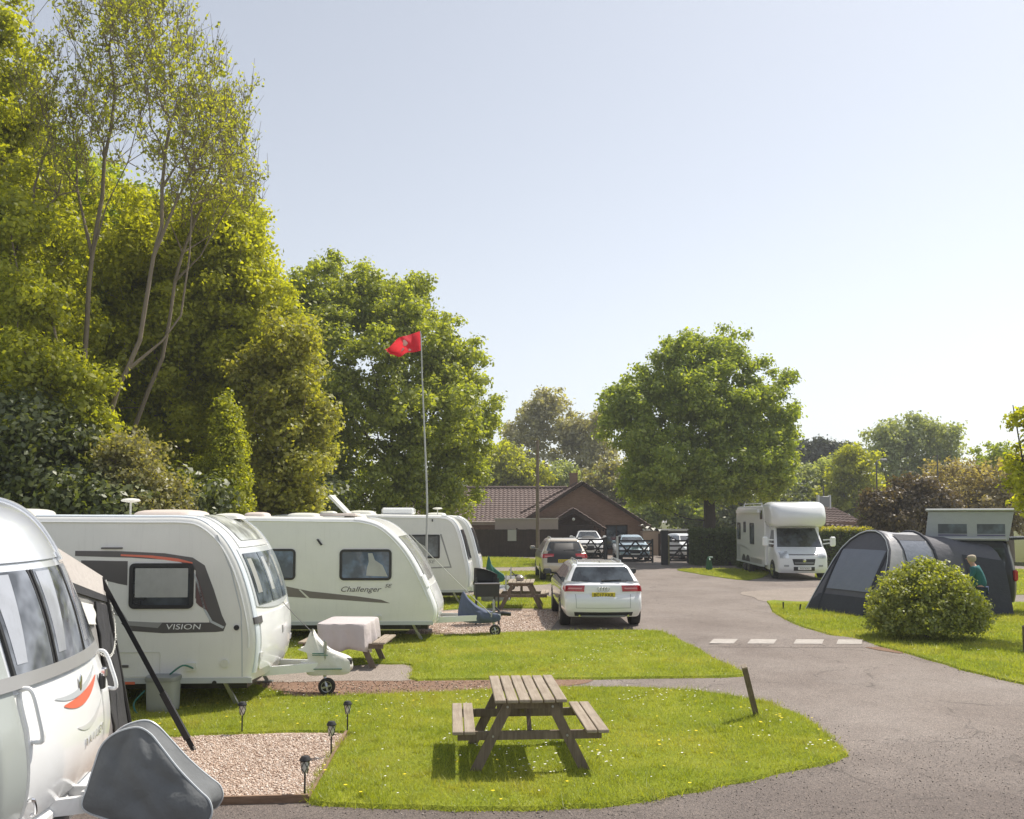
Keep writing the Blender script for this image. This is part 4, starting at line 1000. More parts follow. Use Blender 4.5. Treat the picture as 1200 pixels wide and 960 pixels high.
# === fourth and fifth caravans
D4 = 26.0; K4 = F/D4; x4 = (551-600)/K4
fr4 = [(-.95, 2.58), (-.62, 2.52), (-.38, 2.30), (-.22, 1.90), (-.10, 1.45), (0, 1.0), (.0, .65), (-.05, .38)]
van4, S4 = caravan('touring_caravan', 'white caravan with a flat roof box and one square side window behind the flag pole',
                   (x4+.03, D4+1.13, 0), R(2), prof_from(fr4, 6.4, 2.60), 1.13, 6.4)
def m4(px, py): return ((px-553)/K4, 2.55-(py-605)/K4)
w = S4.side_window(van4, *m4(478, 654), *m4(515, 626.5), sd=-1, glass=GLASSC, r=.04, fw=.05, inner=None)
S4.side('curtain', BLIND, w, [m4(*p) for p in [(485,650),(503,651),(498,640),(487,634)]], -1, .011)
S4.side('pinstripe', MIDGREY, van4, [m4(*p) for p in [(515,626),(517,626),(529,665),(500,666),(500,664.5),(527,663.5)]], -1, .004)
text('lettering', 'SE', .14, Vector((m4(505,658)[0], -1.137, m4(0,658)[1])), (R(90),0,0), MIDGREY, van4, 1.4, .3)
for y0, y1 in ((-.84, -.30), (-.27, .27), (.30, .84)): S4.patch('front_window', GLASS, van4, S4.u_at(2.15), S4.u_at(1.30), y0, y1, .03, round_=.05)
S4.patch('front_panel', WHITE2, van4, S4.u_at(1.2), S4.u_at(.5), -.9, .9, .02, round_=.05)
for sd in (-1, 1): S4.patch('edge_moulding', SILVER, van4, S4.u_ax(-.85), S4.u_at(.5), min(sd*.93, sd*.97), max(sd*.93, sd*.97), .014, nu=30)
S4.side('marker', BLACKP, van4, rpoly(*m4(505.5, 611.5), *m4(507, 608.5), .01, 2), -1, .03)
MB().box((-2.2, -.3, 2.70), (.95, .8, .20), bev=.05).build('air_conditioner', WHITE2, van4)
dome_vent(van4, S4, -3.3, -.2, .8, .7, .12, CREAM, 'rooflight'); dome_vent(van4, S4, -4.3, -.2, .5, .5, .1, CREAM)
roof_aerial(van4, -1.05, -.3, 2.58, .17, .15)
a_frame(van4, tip=1.25)
D5 = 30.2; x5 = (562-600)/F*D5
van5, S5 = caravan('touring_caravan', 'furthest white caravan of the left-hand row, only its curved front showing', (x5+.05, D5+1.13, 0), R(2),
                   prof_from([(a*1.1, z) for a, z in fr4], 6.2, 2.58), 1.13, 6.2)
for y0, y1 in ((-.84, -.30), (-.27, .27), (.30, .84)): S5.patch('front_window', GLASS, van5, S5.u_at(2.15), S5.u_at(1.30), y0, y1, .03, round_=.05)
S5.patch('front_panel', WHITE2, van5, S5.u_at(1.2), S5.u_at(.5), -.9, .9, .02, round_=.05)
for sd in (-1, 1): S5.patch('edge_moulding', SILVER, van5, S5.u_ax(-.85), S5.u_at(.5), min(sd*.93, sd*.97), max(sd*.93, sd*.97), .014, nu=30)
dome_vent(van5, S5, -1.6, 0, .7, .6, .1, CREAM, 'rooflight'); a_frame(van5, tip=1.25)

# === near caravan
r1 = R(7); c1 = Vector((-3.35, 6.93, 0))
fr1 = [(-1.7, 2.71), (-1.2, 2.70), (-.78, 2.63), (-.50, 2.46), (-.31, 2.18), (-.17, 1.82), (-.08, 1.45), (-.02, 1.15), (.02, .85), (.0, .60), (-.10, .36)]
van1, S1 = caravan('touring_caravan', 'nearest silver-white caravan with a triple front window and a red curved stripe',
                   c1, r1, prof_from(fr1, 6.8, 2.69), 1.12, 6.8, lambda a, z: .09+.30*max(0, min(1, (z-1.1)/1.3)))
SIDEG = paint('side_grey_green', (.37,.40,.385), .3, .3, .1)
S1.patch('roof_fairing', paint('pearl_silver', (.58,.61,.68), .18, .7, .05), van1, S1.u_ax(-1.5), S1.u_at(2.20), -.86, .86, .03, nu=18)
S1.patch('fairing_trim', WHITE2, van1, S1.u_ax(-1.5), S1.u_at(2.19), .80, .88, .05, nu=18)
S1.patch('fairing_trim', WHITE2, van1, S1.u_at(2.24), S1.u_at(2.17), .60, .88, .05)
uw0, uw1 = S1.u_at(2.14), S1.u_at(1.40)
SILG = glass_dark('silvered_window', (.055,.06,.07), .07, .8)
SURR = paint('window_panel_pearl', (.62,.65,.70), .12, .8, .05)
S1.patch('window_panel', SURR, van1, S1.u_at(2.20), S1.u_at(1.36), -.98, .98, .014, lambda u, v: (u*(1+.06*(1-(2*v-1)**2)), v), nu=18, ntt=26)
for y0, y1 in ((-.66, -.22), (-.15, .36), (.43, .90)):
    wn = S1.patch('front_window', SILG, van1, uw0, uw1, y0, y1, .035, lambda u, v: (u*(1+.04*(1-(2*v-1)**2)), v), nu=20, round_=.06)
    S1.patch('seal', BLACKP, wn, uw0, uw1, y0-.022, y0-.004, .036, nu=20)
    S1.patch('seal', BLACKP, wn, uw0, uw1, y1+.004, y1+.022, .036, nu=20)
    S1.patch('blind', paint('window_blind_pale', (.40,.42,.47), .15, .7, .5, 0, 5), wn, uw0+(uw1-uw0)*.03, uw0+(uw1-uw0)*.82, y0+.03, y0+(y1-y0)*.50, .039, lambda u, v: (u, v*(1-.45*u)), nu=16)
S1.patch('window_base', MIDGREY, van1, S1.u_at(1.46), S1.u_at(1.37), -.93, .93, .042, lambda u, v: (u, v), nu=4, ntt=30)
S1.patch('front_panel', WHITE2, van1, S1.u_at(1.34), S1.u_at(.46), -.68, .93, .02, nu=16, ntt=24, round_=.04)
uarc = lambda z: S1.u_at(z)
def arc(name, mat, zc, h, t0, t1, off, sag=.10):
    m = MB(); rows = []
    for k in range(25):
        f = k/24; tt = t0+(t1-t0)*f; hh = h*math.sin(PI*min(1, f*.97+.03))**.8; zz = zc - sag*(1-(2*f-1)**2) + .10*f
        rows.append([S1.pt(S1.u_at(zz+hh*q), tt, off) for q in (0, .5, 1)])
    m.grid(rows); return m.build(name, mat, van1)
arc('red_stripe', ORANGE, 1.13, .085, -.16, .58, .026)
arc('grey_stripe', SILVER, 1.21, .05, -.28, .60, .026)
arc('panel_recess', paint('recess_white', (.66,.67,.68), .2, .5), .93, .05, .02, .62, .025)
p = S1.pt(S1.u_at(1.24), .16, .03)
MB().lathe([(.0, 0), (.035, .0), (.03, .008), (.0, .01)], (0,0,0), 'x', 20).build('badge', CHROME, van1)
b_ = [o for o in children(van1) if o.name.startswith('badge')][0]; b_.location = p; b_.scale = (1, .8, 2.0)
for k, ch in enumerate('BAILEY'):
    tt = .18+.41*k/5; p = S1.pt(S1.u_at(.78+.02*k/5), tt, .027); q = S1.pt(S1.u_at(.78), tt+.03, .027); yaw = math.atan2(q.y-p.y, q.x-p.x)
    text('letter', ch, .085, p, (R(90), 0, yaw), CHROME, van1, .8, .0, .003)
m = MB(); m.grid([[S1.pt(S1.u_at(z), tt, .026) for tt in (.66, .672)] for z in np.linspace(1.10, .48, 12)]); m.build('locker_seam', GREYP, van1)
pp = S1.pt(S1.u_at(1.10), .665, .03); MB().box(pp+Vector((0,0,.06)), (.05, .05, .14), bev=.012).build('locker_latch', BLACKP, van1)
MB().box(pp+Vector((0.01,0,.13)), (.05, .05, .08), bev=.012).build('latch_plate', CHROME, van1)
for tt, z0, z1 in ((-.64, 1.36, 1.02), (.955, 1.36, 1.05)):
    a_, b_ = S1.pt(S1.u_at(z0), tt, .0), S1.pt(S1.u_at(z1), tt*1.0, .0); n_ = Vector((.09, 0, 0))
    MB().tube(smooth_poly([a_, a_+n_, a_.lerp(b_, .5)+n_*1.15, b_+n_, b_], 5, False), [.017]*21, 8).build('grab_handle', WHITE2, van1)
a_ = S1.pt(S1.u_at(.62), -.66, 0); b_ = S1.pt(S1.u_at(.50), -.56, 0)
MB().tube(smooth_poly([a_, a_+Vector((.05,0,.01)), b_+Vector((.05,0,.01)), b_], 4, False), .014, 8).build('shunt_handle', CHROME, van1)
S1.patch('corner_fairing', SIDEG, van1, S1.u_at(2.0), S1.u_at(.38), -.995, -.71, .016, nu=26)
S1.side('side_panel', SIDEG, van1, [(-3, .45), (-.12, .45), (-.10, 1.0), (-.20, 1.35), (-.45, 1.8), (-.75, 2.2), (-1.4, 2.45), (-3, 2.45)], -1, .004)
MB().box((-.12, -.2, .36), (.16, 1.9, .12), bev=.04).build('lower_bumper', WHITE2, van1)
MB().lathe([(.0, 0), (.07, .0), (.07, .10), (.0, .12)], (-.02, -.62, .37), 'x', 18).build('drain_cap', WHITE2, van1)
a_frame(van1, W=.36, tip=.70, z=.42, jockey=False)
MB().tube([(.55,-.10,.02),(.55,-.10,.40)], .022, 8).box((.55,-.10,.015),(.2,.12,.03)).build('prop_stand', BLACKP, van1)
COVG = cloth('cover_grey', (.15,.158,.165), .85, .28, 90)
hitch_cover('hitch_cover', 'big grey fabric cover hanging over the tow hitch of the nearest caravan', c1+Vector((0,0,0)), r1,
            [(.15,.43),(.18,.56),(.215,.70),(.25,.82),(.32,.90),(.42,.945),(.52,.955),(.60,.91),(.68,.82),(.80,.675),(.90,.57),(.99,.485),(1.06,.42),(1.085,.34),(1.06,.27),(1.0,.225),(.82,.215),(.655,.235),(.48,.27),(.30,.325),(.19,.37)], .42, COVG, .022, True)
# ------------------------------------------------------------------ cars
PLATEY = paint('plate_yellow', (.62,.50,.03), .5, .1, .1); PLATEW = paint('plate_white', (.75,.75,.72), .5, .1, .1)
HEADL = glass_dark('headlamp_glass', (.35,.37,.40), .08, .4); TAILR = glass_dark('tail_lamp_red', (.33,.008,.012), .12, .2)
def car(name, label, loc, rotz, kind, body_mat, plate='BC17 KKR', L=4.9, W=.93, H=1.46, group='parked cars', badge=None, mirror=None, small=False):
    t = thing(name, label, 'car', loc, rotz, group); h = H/1.46; a = L/2
    if kind == 'estate':
        pr = [(-a+.12,.27),(-a+.02,.40),(-a,.58),(-a+.03,.70),(-a+.10,.80),(-a+.12,.98),(-a+.20,1.03),(-a+.42,1.26),(-a+.55,1.40*h),(-a+.85,1.44*h),(-a+1.6,H),(-.1,H),(.55,1.41*h),(1.35,1.03),(1.9,.92),(a-.25,.78),(a-.05,.62),(a,.45),(a-.1,.26)]
    elif kind == 'suv':
        pr = [(-a+.12,.32),(-a+.02,.45),(-a,.65),(-a+.04,.80),(-a+.08,.95),(-a+.10,1.08),(-a+.16,1.14),(-a+.38,1.42),(-a+.50,1.60),(-a+.8,1.66),(-a+1.5,H),(-.1,H),(.5,1.62),(1.25,1.16),(1.75,1.06),(a-.25,.92),(a-.05,.72),(a,.5),(a-.1,.3)]
    else:
        pr = [(-a+.12,.25),(-a,.45),(-a+.02,.7),(-a+.08,.95),(-a+.35,1.3),(-a+.6,H-.06),(-a+1.3,H),(-.2,H),(.35,1.38*h),(1.15,1.0),(1.6,.90),(a-.3,.76),(a-.06,.60),(a,.42),(a-.1,.24)]
    zb = {'estate': 1.0, 'suv': 1.12, 'hatch': .96}[kind]; slope = {'estate': .62, 'suv': .55, 'hatch': .58}[kind]
    def hw(x, z):
        w = W*(1 - .10*max(0, (abs(x)-a*.68)/(a*.32))**2)
        if z < .45: w *= 1-.10*(.45-z)/.2
        if z > zb-.12: w -= .35*min(z-(zb-.12), .12)
        if z > zb: w -= (z-zb)*slope
        return w
    bf = lambda x, z: (.13 if z < zb+.05 else .05)*max(-1, min(1, x/(a*.8)))
    s = Shell(pr, hw, .06, bf, nt=18, sub=4); s.body('body', body_mat, t)
    front_z0 = {'estate': (1.385*h, 1.07), 'suv': (1.58, 1.20), 'hatch': (1.34*h, 1.04)}[kind]
    s.patch('windscreen', GLASS, t, s.u_at(front_z0[0]), s.u_at(front_z0[1]), -.88, .88, .006, round_=.03)
    rz = {'estate': (1.375, 1.045), 'suv': (1.54, 1.20), 'hatch': (1.33*h, 1.02)}[kind]
    s.patch('rear_window', GLASS, t, s.u_at(rz[1], False), s.u_at(rz[0], False), -.90, .90, .007, lambda u, v: (u, .5+(v-.5)*(1-.0*u)), round_=.04)
    # side windows
    z0, z1 = zb+.02, H-.12
    xw = {'estate': [(-a+.75,-1.05),(-1.0,-.10),(-.04,.85)], 'suv': [(-a+.8,-1.0),(-.95,-.10),(-.04,.80)], 'hatch': [(-a+.95,-.45),(-.40,.75)]}[kind]
    for sd in (-1, 1):
        for k, (x0, x1) in enumerate(xw):
            rear = k == 0; frnt = k == len(xw)-1
            poly = [(x0-(.15 if rear else 0), z0), (x1+(.32 if frnt else 0), z0), (x1-(.25 if frnt else 0), z1), (x0+(.18 if rear else 0), z1-(.06 if rear else 0))]
            s.side('side_window', GLASS, t, poly, sd, .005, -.01)
        for x in (-a*.60, a*.60):
            s.side('wheel_arch', BLACKP, t, [(x+.39*math.cos(R(q)), .33+.38*math.sin(R(q))) for q in range(-10, 191, 12)], sd, .004, -.02)
            wheel(t, x, sd*(W-.115), .335 if kind != 'suv' else .36, .24, sd)
        mz = zb+.08; mx = .72
        mm = MB().box((mx-.06, sd*(W+.17), mz+.05), (.11, .22, .15), bev=.04).beam((mx, sd*(W-.12), mz-.03), (mx-.03, sd*(W+.10), mz+.02), .05, .04)
        mm.build('door_mirror', mirror or body_mat, t)
        MB().box((mx-.125, sd*(W+.17), mz+.05), (.012, .17, .11), bev=.005).build('mirror_glass', GLASS, t)
        if not small:
            rr = MB().tube([(-a+.95, sd*(s.hwf(0, H-.02)-.10), H+.0), (-a+1.05, sd*(s.hwf(0, H-.02)-.10), H+.04), (.0, sd*(s.hwf(0, H-.02)-.10), H+.045), (.25, sd*(s.hwf(0, H-.02)-.10), H+.0)], .016, 8)
            rr.build('roof_rail', ALU, t)
        # lights
        tz = {'estate': (.84, .975), 'suv': (.93, 1.09), 'hatch': (.80, .98)}[kind]
        lamp = s.patch('tail_light', TAILR, t, s.u_at(tz[0], False), s.u_at(tz[1], False), min(sd*.50, sd*.985), max(sd*.50, sd*.985), .014,
                (lambda u, v, sd=sd: (u, (v if sd < 0 else 1-v)*(1-.10*(1-u)) if sd < 0 else 1-(1-v)*1)) if False else None, nu=6, ntt=12)
        if not small:
            s.patch('lamp_strip', paint('lamp_strip_pink', (.65,.25,.25), .2, .4), lamp, s.u_at(tz[0]+.055, False), s.u_at(tz[0]+.085, False), min(sd*.56, sd*.9), max(sd*.56, sd*.9), .018, nu=2)
            s.side('side_lamp', TAILR, lamp, [(-a+.13,tz[0]),(-a+.36,tz[0]+.05),(-a+.38,tz[1]-.01),(-a+.17,tz[1])], sd, .008)
        hz = {'estate': (.78, .64), 'suv': (.92, .76), 'hatch': (.78, .62)}[kind]
        s.patch('headlight', HEADL, t, s.u_at(hz[0]), s.u_at(hz[1]), min(sd*.55, sd*.96), max(sd*.55, sd*.96), .012, nu=5)
        s.patch('fog_light', BLACKP, t, s.u_at(.42), s.u_at(.34), min(sd*.6, sd*.85), max(sd*.6, sd*.85), .010, nu=3)
    s.patch('grille', BLACKP, t, s.u_at(.66 if kind != 'suv' else .76), s.u_at(.46), -.36, .36, .012, nu=5)
    s.patch('lower_grille', BLACKP, t, s.u_at(.40), s.u_at(.30), -.5, .5, .012, nu=4)
    s.patch('rear_diffuser', BLACKP, t, s.u_at(.30, False), s.u_at(.385, False), -.80, .80, .012, nu=4)
    s.patch('lower_trim', GREYP, t, s.u_at(.285, False), s.u_at(.315, False), -.62, .62, .025, nu=2)
    # number plates
    if kind == 'suv': zr = .82
    elif kind == 'estate': zr = .765
    else: zr = .62
    pr_ = s.pt(s.u_at(zr, False), 0, .0); fx = pr_.x-.012
    q = MB().box((fx, 0, zr), (.02, .53, .125), bev=.005).build('number_plate', PLATEY, t)
    if plate: text('plate_lettering', plate, .105, (fx-.012, 0, zr), (R(90), 0, R(-90)), BLACKP, q, .95, 0, .001)
    fz = .42; pf = s.pt(s.u_at(fz), 0, 0)
    q = MB().box((pf.x+.015, 0, fz), (.02, .52, .115), bev=.005).build('number_plate', PLATEW, t)
    if plate: text('plate_lettering', plate, .095, (pf.x+.027, 0, fz), (R(90), 0, R(90)), BLACKP, q, .95, 0, .001)
    if badge == 'rings':
        m = MB(); zz = .90; bx = s.pt(s.u_at(zz, False), 0, .006).x
        for k in range(4):
            cy = (k-1.5)*.062; m.tube([(bx, cy+.042*math.cos(R(g)), zz+.042*math.sin(R(g))) for g in range(0, 361, 20)], .0055, 6, False)
        m.build('badge', CHROME, t)
    if not small:
        wz = rz[1]+.02; wp_ = s.pt(s.u_at(wz, False), .0, .02)
        MB().beam(wp_+Vector((0,-.02,0)), s.pt(s.u_at(wz+.015, False), -.52, .025), .02, .02).box(wp_, (.04, .06, .04), bev=.01).build('rear_wiper', BLACKP, t)
        tp = s.pt(s.u_ax(-a+.7), 0, .0); MB().box((-a+.9, 0, H+.0), (.12, .04, .05), taper=.5).build('antenna_fin', BLACKP, t)
        m = MB(); m.grid([[s.pt(s.u_at(.475, False), tt, .003) for tt in np.linspace(-.72, .72, 20)], [s.pt(s.u_at(.485, False), tt, .003) for tt in np.linspace(-.72, .72, 20)]])
        for e in (-.72, .72): m.grid([[s.pt(s.u_at(z, False), e+d, .003) for z in np.linspace(.475, .78, 8)] for d in (0, .012)])
        m.build('boot_seam', GREYP, t)
        s.patch('spoiler', body_mat, t, s.u_at(rz[0]+.035, False), s.u_ax(-a+.85), -.86, .86, .028, nu=5)
        MB().tube([(-a+.12, .55, .31), (-a+.02, .55, .31)], .022, 12).tube([(-a+.12, -.55, .31), (-a+.02, -.55, .31)], .022, 12).build('exhaust', CHROME, t)
    return t, s
CARW = paint('car_white', (.80,.81,.83), .18, .9, .06); CARG = paint('car_champagne', (.50,.45,.38), .28, .8, .1, .35)
CARS = paint('car_silver_blue', (.30,.40,.46), .25, .8, .08, .3); CARGR = paint('car_grey', (.25,.27,.29), .25, .8, .1, .3)
gw = G(703, 737)
car('estate_car', 'white estate car seen from behind on the gravel pitch, yellow number plate', (2.03, gw.y+2.28, 0), R(91.0), 'estate', CARW, badge='rings', mirror=BLACKP)
car('suv_car', 'champagne grey SUV with roof rails parked ahead of the white estate', ((657-600)/F*35.4+.05, 37.0, 0), R(92), 'suv', CARG, plate='KX14 LNO', L=4.5, W=.92, H=1.68, small=False)
car('white_car', 'white car facing the camera by the brick building, half behind the fence rail', ((690-600)/F*56, 57.4, 0), R(-91), 'suv', CARW, plate='', L=4.4, W=.88, H=1.6, small=True)
car('blue_car', 'pale blue-silver small car standing behind the black gate', ((743-600)/F*50.5, 52.2, 0), R(-90), 'hatch', CARS, plate='', L=4.1, W=.87, H=1.47, small=True)
car('grey_car', 'grey-white car partly hidden by the second gate and the hedge', ((808-600)/F*53, 54.5, 0), R(-78), 'hatch', CARW, plate='', L=4.2, W=.88, H=1.5, small=True)

# ------------------------------------------------------------------ motorhome
mh0 = G(945, 680); mrot = math.atan2(-7.6, -.35)
fl_ = Vector((10.75, 36.3, 0)); 
mh = thing('motorhome', 'white motorhome with a bulging overcab, parked between the dark hedge and the golden hedge', 'motorhome', (0,0,0), 0)
MW = paint('motorhome_white', (.78,.79,.81), .2, .6, .08)
hwb = lambda a, z: 1.13
SB = Shell([(-7.6,.50),(-7.62,.9),(-7.6,2.4),(-7.45,2.92),(-7.1,3.0),(-5,3.0),(-2.6,3.0),(-2.0,2.95),(-1.8,2.6),(-1.8,1.5),(-1.8,.5)], hwb, .07, None, 14, 3)
SB.body('body', MW, mh)
SL = Shell([(-2.6,2.15),(-2.65,2.6),(-2.5,3.02),(-1.9,3.14),(-1.1,3.13),(-.55,3.0),(-.28,2.72),(-.24,2.42),(-.42,2.17),(-.9,2.10),(-1.6,2.12)], lambda a, z: 1.12-.10*max(0, (a+1.2))**2, .22, lambda a, z: .28*max(0, min(1, (a+1.3))), 18, 5)
SL.body('overcab', MW, mh)
hwc = lambda a, z: (1.02 if z < 1.15 else 1.02-(z-1.15)*.17) - (.16*max(0, a+.75)**2 if z < 1.3 else 0)
SC = Shell([(-2.3,.35),(-2.35,1.2),(-2.3,2.1),(-1.9,2.18),(-1.35,2.16),(-1.1,1.9),(-.62,1.32),(-.45,1.22),(-.12,1.02),(-.03,.90),(.0,.62),(.0,.42),(-.08,.28)], hwc, .07, lambda a, z: .22*max(0, min(1, (a+1)/1.0)), 18, 5)
SC.body('cab', MW, mh)
SC.patch('windscreen', GLASS, mh, SC.u_at(2.05), SC.u_at(1.30), -.90, .90, .012, nu=10)
SC.patch('bonnet', paint('bonnet_blue_white', (.74,.77,.80), .2, .7), mh, SC.u_at(1.24), SC.u_at(1.04), -.80, .80, .012)
SC.patch('bonnet_gap', BLACKP, mh, SC.u_at(1.015), SC.u_at(.99), -.90, .90, .010)
SC.patch('grille', BLACKP, mh, SC.u_at(.84), SC.u_at(.60), -.48, .48, .016, lambda u, v: (u, .5+(v-.5)*(1-.12*u)))
m = MB()
for z in (.66,.70): m.grid([[SC.pt(SC.u_at(z+d), tt, .022) for tt in np.linspace(-.4,.4,12)] for d in (0,.012)])
m.build('grille_bar', ALU, mh)
SC.patch('lower_grille', BLACKP, mh, SC.u_at(.53), SC.u_at(.38), -.44, .44, .016)
bp = SC.pt(SC.u_at(.78), 0, .02); MB().lathe([(.0,0),(.075,0),(.07,.015),(0,.02)], bp, 'x', 20).build('badge', CHROME, mh)
q = MB().box(SC.pt(SC.u_at(.47), 0, .03), (.02,.52,.11)).build('number_plate', PLATEW, mh)
text('plate_lettering', 'FY57 KXU', .09, SC.pt(SC.u_at(.47), 0, .044), (R(90),0,R(90)), BLACKP, q, .95, 0, .001)
for sd in (-1, 1):
    SC.patch('headlight', HEADL, mh, SC.u_at(1.12), SC.u_at(.86), min(sd*.60, sd*.93), max(sd*.60, sd*.93), .02, lambda u, v, sd=sd: (u, v if True else v))
    SC.patch('fog_light', GREYP, mh, SC.u_at(.60), SC.u_at(.53), min(sd*.62, sd*.80), max(sd*.62, sd*.80), .014)
    SC.side('cab_window', GLASS, mh, [(-1.65,1.28),(-.95,1.28),(-.85,1.36),(-1.28,1.98),(-1.65,1.98)], sd, .008)
    SC.side('door_seam', GREYP, mh, [(-1.75,.5),(-1.735,.5),(-1.735,2.0),(-1.75,2.0)], sd, .003)
    MB().box((-.75, sd*1.36, 1.52), (.14,.22,.40), bev=.05).beam((-.85, sd*1.0, 1.42), (-.78, sd*1.28, 1.46), .05, .05).beam((-.85, sd*1.0, 1.58), (-.78, sd*1.28, 1.60), .05, .05).build('door_mirror', WHITE2, mh)
    wheel(mh, -.98, sd*.93, .35, .22, sd, CHROME); wheel(mh, -5.1, sd*1.0, .34, .22, sd, CHROME); wheel(mh, -5.95, sd*1.0, .34, .22, sd, CHROME)
    SC.side('wheel_arch', BLACKP, mh, [(-.98+.42*math.cos(R(q)), .36+.42*math.sin(R(q))) for q in range(-10,191,14)], sd, .005)
    for a in (-5.1, -5.95): SB.side('wheel_arch', BLACKP, mh, [(a+.42*math.cos(R(q)), .46+.34*math.sin(R(q))) for q in range(0,181,15)], sd, .006)
    SB.side('side_skirt', MIDGREY, mh, [(-4.6,.40),(-2.35,.40),(-2.35,.72),(-4.6,.72)], sd, .004)
    SB.side_window(mh, -7.3,1.45,-6.6,2.25, sd, GLASSC, .08, .04); SB.side_window(mh, -5.9,1.8,-5.45,2.3, sd, GLASSC, .05, .04); SB.side_window(mh, -4.6,1.3,-3.75,2.25, sd, GLASSC, .10, .05)
    SB.side('locker_door', GREYP, mh, rpoly(-7.25,.65,-6.75,1.15,.03), sd, .006)
    SB.side('swoosh_graphic', MIDGREY, mh, [(-7.4,1.20),(-6.5,1.22),(-5.4,1.12),(-4.6,.98),(-5.5,1.08),(-6.6,1.14),(-7.4,1.12)], sd, .004)
    SB.side('body_step', SILVER, mh, [(-7.55,.42),(-1.9,.42),(-1.9,.50),(-7.55,.50)], sd, .02)
    SL.side('overcab_window', GLASS, mh, rpoly(-2.35,2.45,-2.0,2.8,.06), sd, .006) if False else SB.side('overcab_window', GLASS, mh, rpoly(-2.6,2.42,-2.15,2.8,.06), sd, .010)
SB.side('awning_case', WHITE2, mh, [(-7.2,2.70),(-2.7,2.70),(-2.7,2.84),(-7.2,2.84)], -1, .09)
MB().box((-7.7,0,.55),(.14,2.2,.18),bev=.04).build('rear_bumper', GREYP, mh)
MB().tube([(-6.8,-.9,3.0),(-6.8,-.9,3.12),(-3.2,-.9,3.12),(-3.2,-.9,3.0)], .02, 6).build('roof_rail', ALU, mh)
mfront = Vector(((941-600)/F*35.9, 35.9, 0)); mback = Vector((12.0, 43.5, 0)); dd_ = (mfront-mback).normalized()
mh.rotation_euler.z = math.atan2(dd_.y, dd_.x); mh.location = mfront

# ------------------------------------------------------------------ camper van and tent
cv = thing('camper_van', 'dark blue camper van with its pale pop-up roof raised, behind the grey tent', 'camper van', (13.56, 24.36, 0), R(155))
NAVY = paint('van_navy', (.006,.007,.011), .35, .15, .05)
hwv = lambda a, z: .95 if z < 1.05 else .95-(z-1.05)*.14
SV = Shell([(0,.3),(-.05,.6),(-.04,1.1),(.06,1.6),(.15,1.88),(.5,1.95),(2.0,1.96),(3.2,1.93),(3.7,1.72),(4.15,1.22),(4.7,1.0),(4.88,.8),(4.9,.5),(4.8,.3)], hwv, .09, lambda a, z: .1*(a-2.4)/2.4, 16, 4)
SV.body('body', NAVY, cv)
for sd in (-1, 1):
    for x in (.95, 3.95):
        wheel(cv, x, sd*.86, .33, .22, sd); SV.side('wheel_arch', BLACKP, cv, [(x+.38*math.cos(R(q)), .33+.37*math.sin(R(q))) for q in range(-10,191,14)], sd, .004)
    for x0, x1 in ((.25,1.15),(1.3,2.3),(2.45,3.35)): SV.side('side_window', GLASS, cv, rpoly(x0,1.18,x1,1.72,.06,3), sd, .006)
    MB().box((.02, sd*.88, 1.0), (.12,.14,.30), bev=.04).build('tail_light', TAILR, cv)
CANV = cloth('pop_top_canvas', (.40,.42,.43), .85, .1)
m = MB(); zA, zN = 1.95, 2.70
m.add([(.15,-.85,1.9),(.15,.85,1.9),(2.15,.85,1.9),(2.15,-.85,1.9),(.0,-.80,zN-.03),(.0,.80,zN-.03),(2.05,.80,zN-.03),(2.05,-.80,zN-.03)], [(0,1,5,4),(1,2,6,5),(2,3,7,6),(3,0,4,7),(4,5,6,7)])
cn = m.build('pop_top_canvas', CANV, cv)
for sd in (-1, 1):
    for x0, x1 in ((.22,.88),(1.12,1.82)):
        y0 = sd*.846; MB().add([(x0,sd*.842,2.08),(x1,sd*.842,2.08),(x1,sd*.828,2.34),(x0,sd*.828,2.34)], [(0,1,2,3)]).build('canvas_window', glass_dark('mesh_window', (.03,.04,.05), .5, .6), cn)
        MB().add([(x0,sd*.844,2.02),(x1,sd*.844,2.02),(x1,sd*.842,2.06),(x0,sd*.842,2.06)], [(0,1,2,3)]).build('window_flap', cloth('flap_violet', (.15,.14,.22)), cn)
MB().box((.92, 0, zN+.02), (2.42, 1.78, .07), bev=.03).build('pop_top_lid', paint('lid_pale_grey', (.45,.47,.47), .5, .1, .2), cv)
MB().box((1.4, -.98, 1.95), (2.4, .06, .07), bev=.02).box((1.4, .98, 1.95), (2.4, .06, .07), bev=.02).build('awning_rail', ALU, cv)
# raised tailgate
MB().beam((.10,0,1.95),(-1.05,0,2.02),1.55,.06,(0,0,1)).build('tailgate', NAVY, cv)
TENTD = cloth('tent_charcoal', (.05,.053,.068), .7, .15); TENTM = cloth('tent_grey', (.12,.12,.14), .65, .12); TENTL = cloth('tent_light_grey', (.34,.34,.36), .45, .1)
TWIN = cloth('tent_window_blind', (.21,.23,.285), .45, .12)
to = Vector((8.5, 23.45, 0)); trz = math.atan2(.36, .93)
tent = thing('awning_tent', 'grey arched awning tent with a big pale window, pitched against the dark van', 'tent', to, trz)
ARC = [(1.0,0),(.90,.30),(.79,.58),(.66,.78),(.44,.92),(.18,.99),(0,1.0)]
def arch(u, w, h, n=16, lean=0, flat=1):
    full = ARC + [(-y, z) for y, z in ARC[-2::-1]]; pts = smooth_poly([Vector((-y, z, 0)) for y, z in full], 4, False)
    out = []
    for k in range(n+1):
        q = k/n*(len(pts)-1); i = min(int(q), len(pts)-2); p = pts[i].lerp(pts[i+1], q-i); z = max(0, p.y)
        out.append(Vector((u+lean*z, w*p.x, h*z)))
    return out   # y: -w (camera side) ... +w
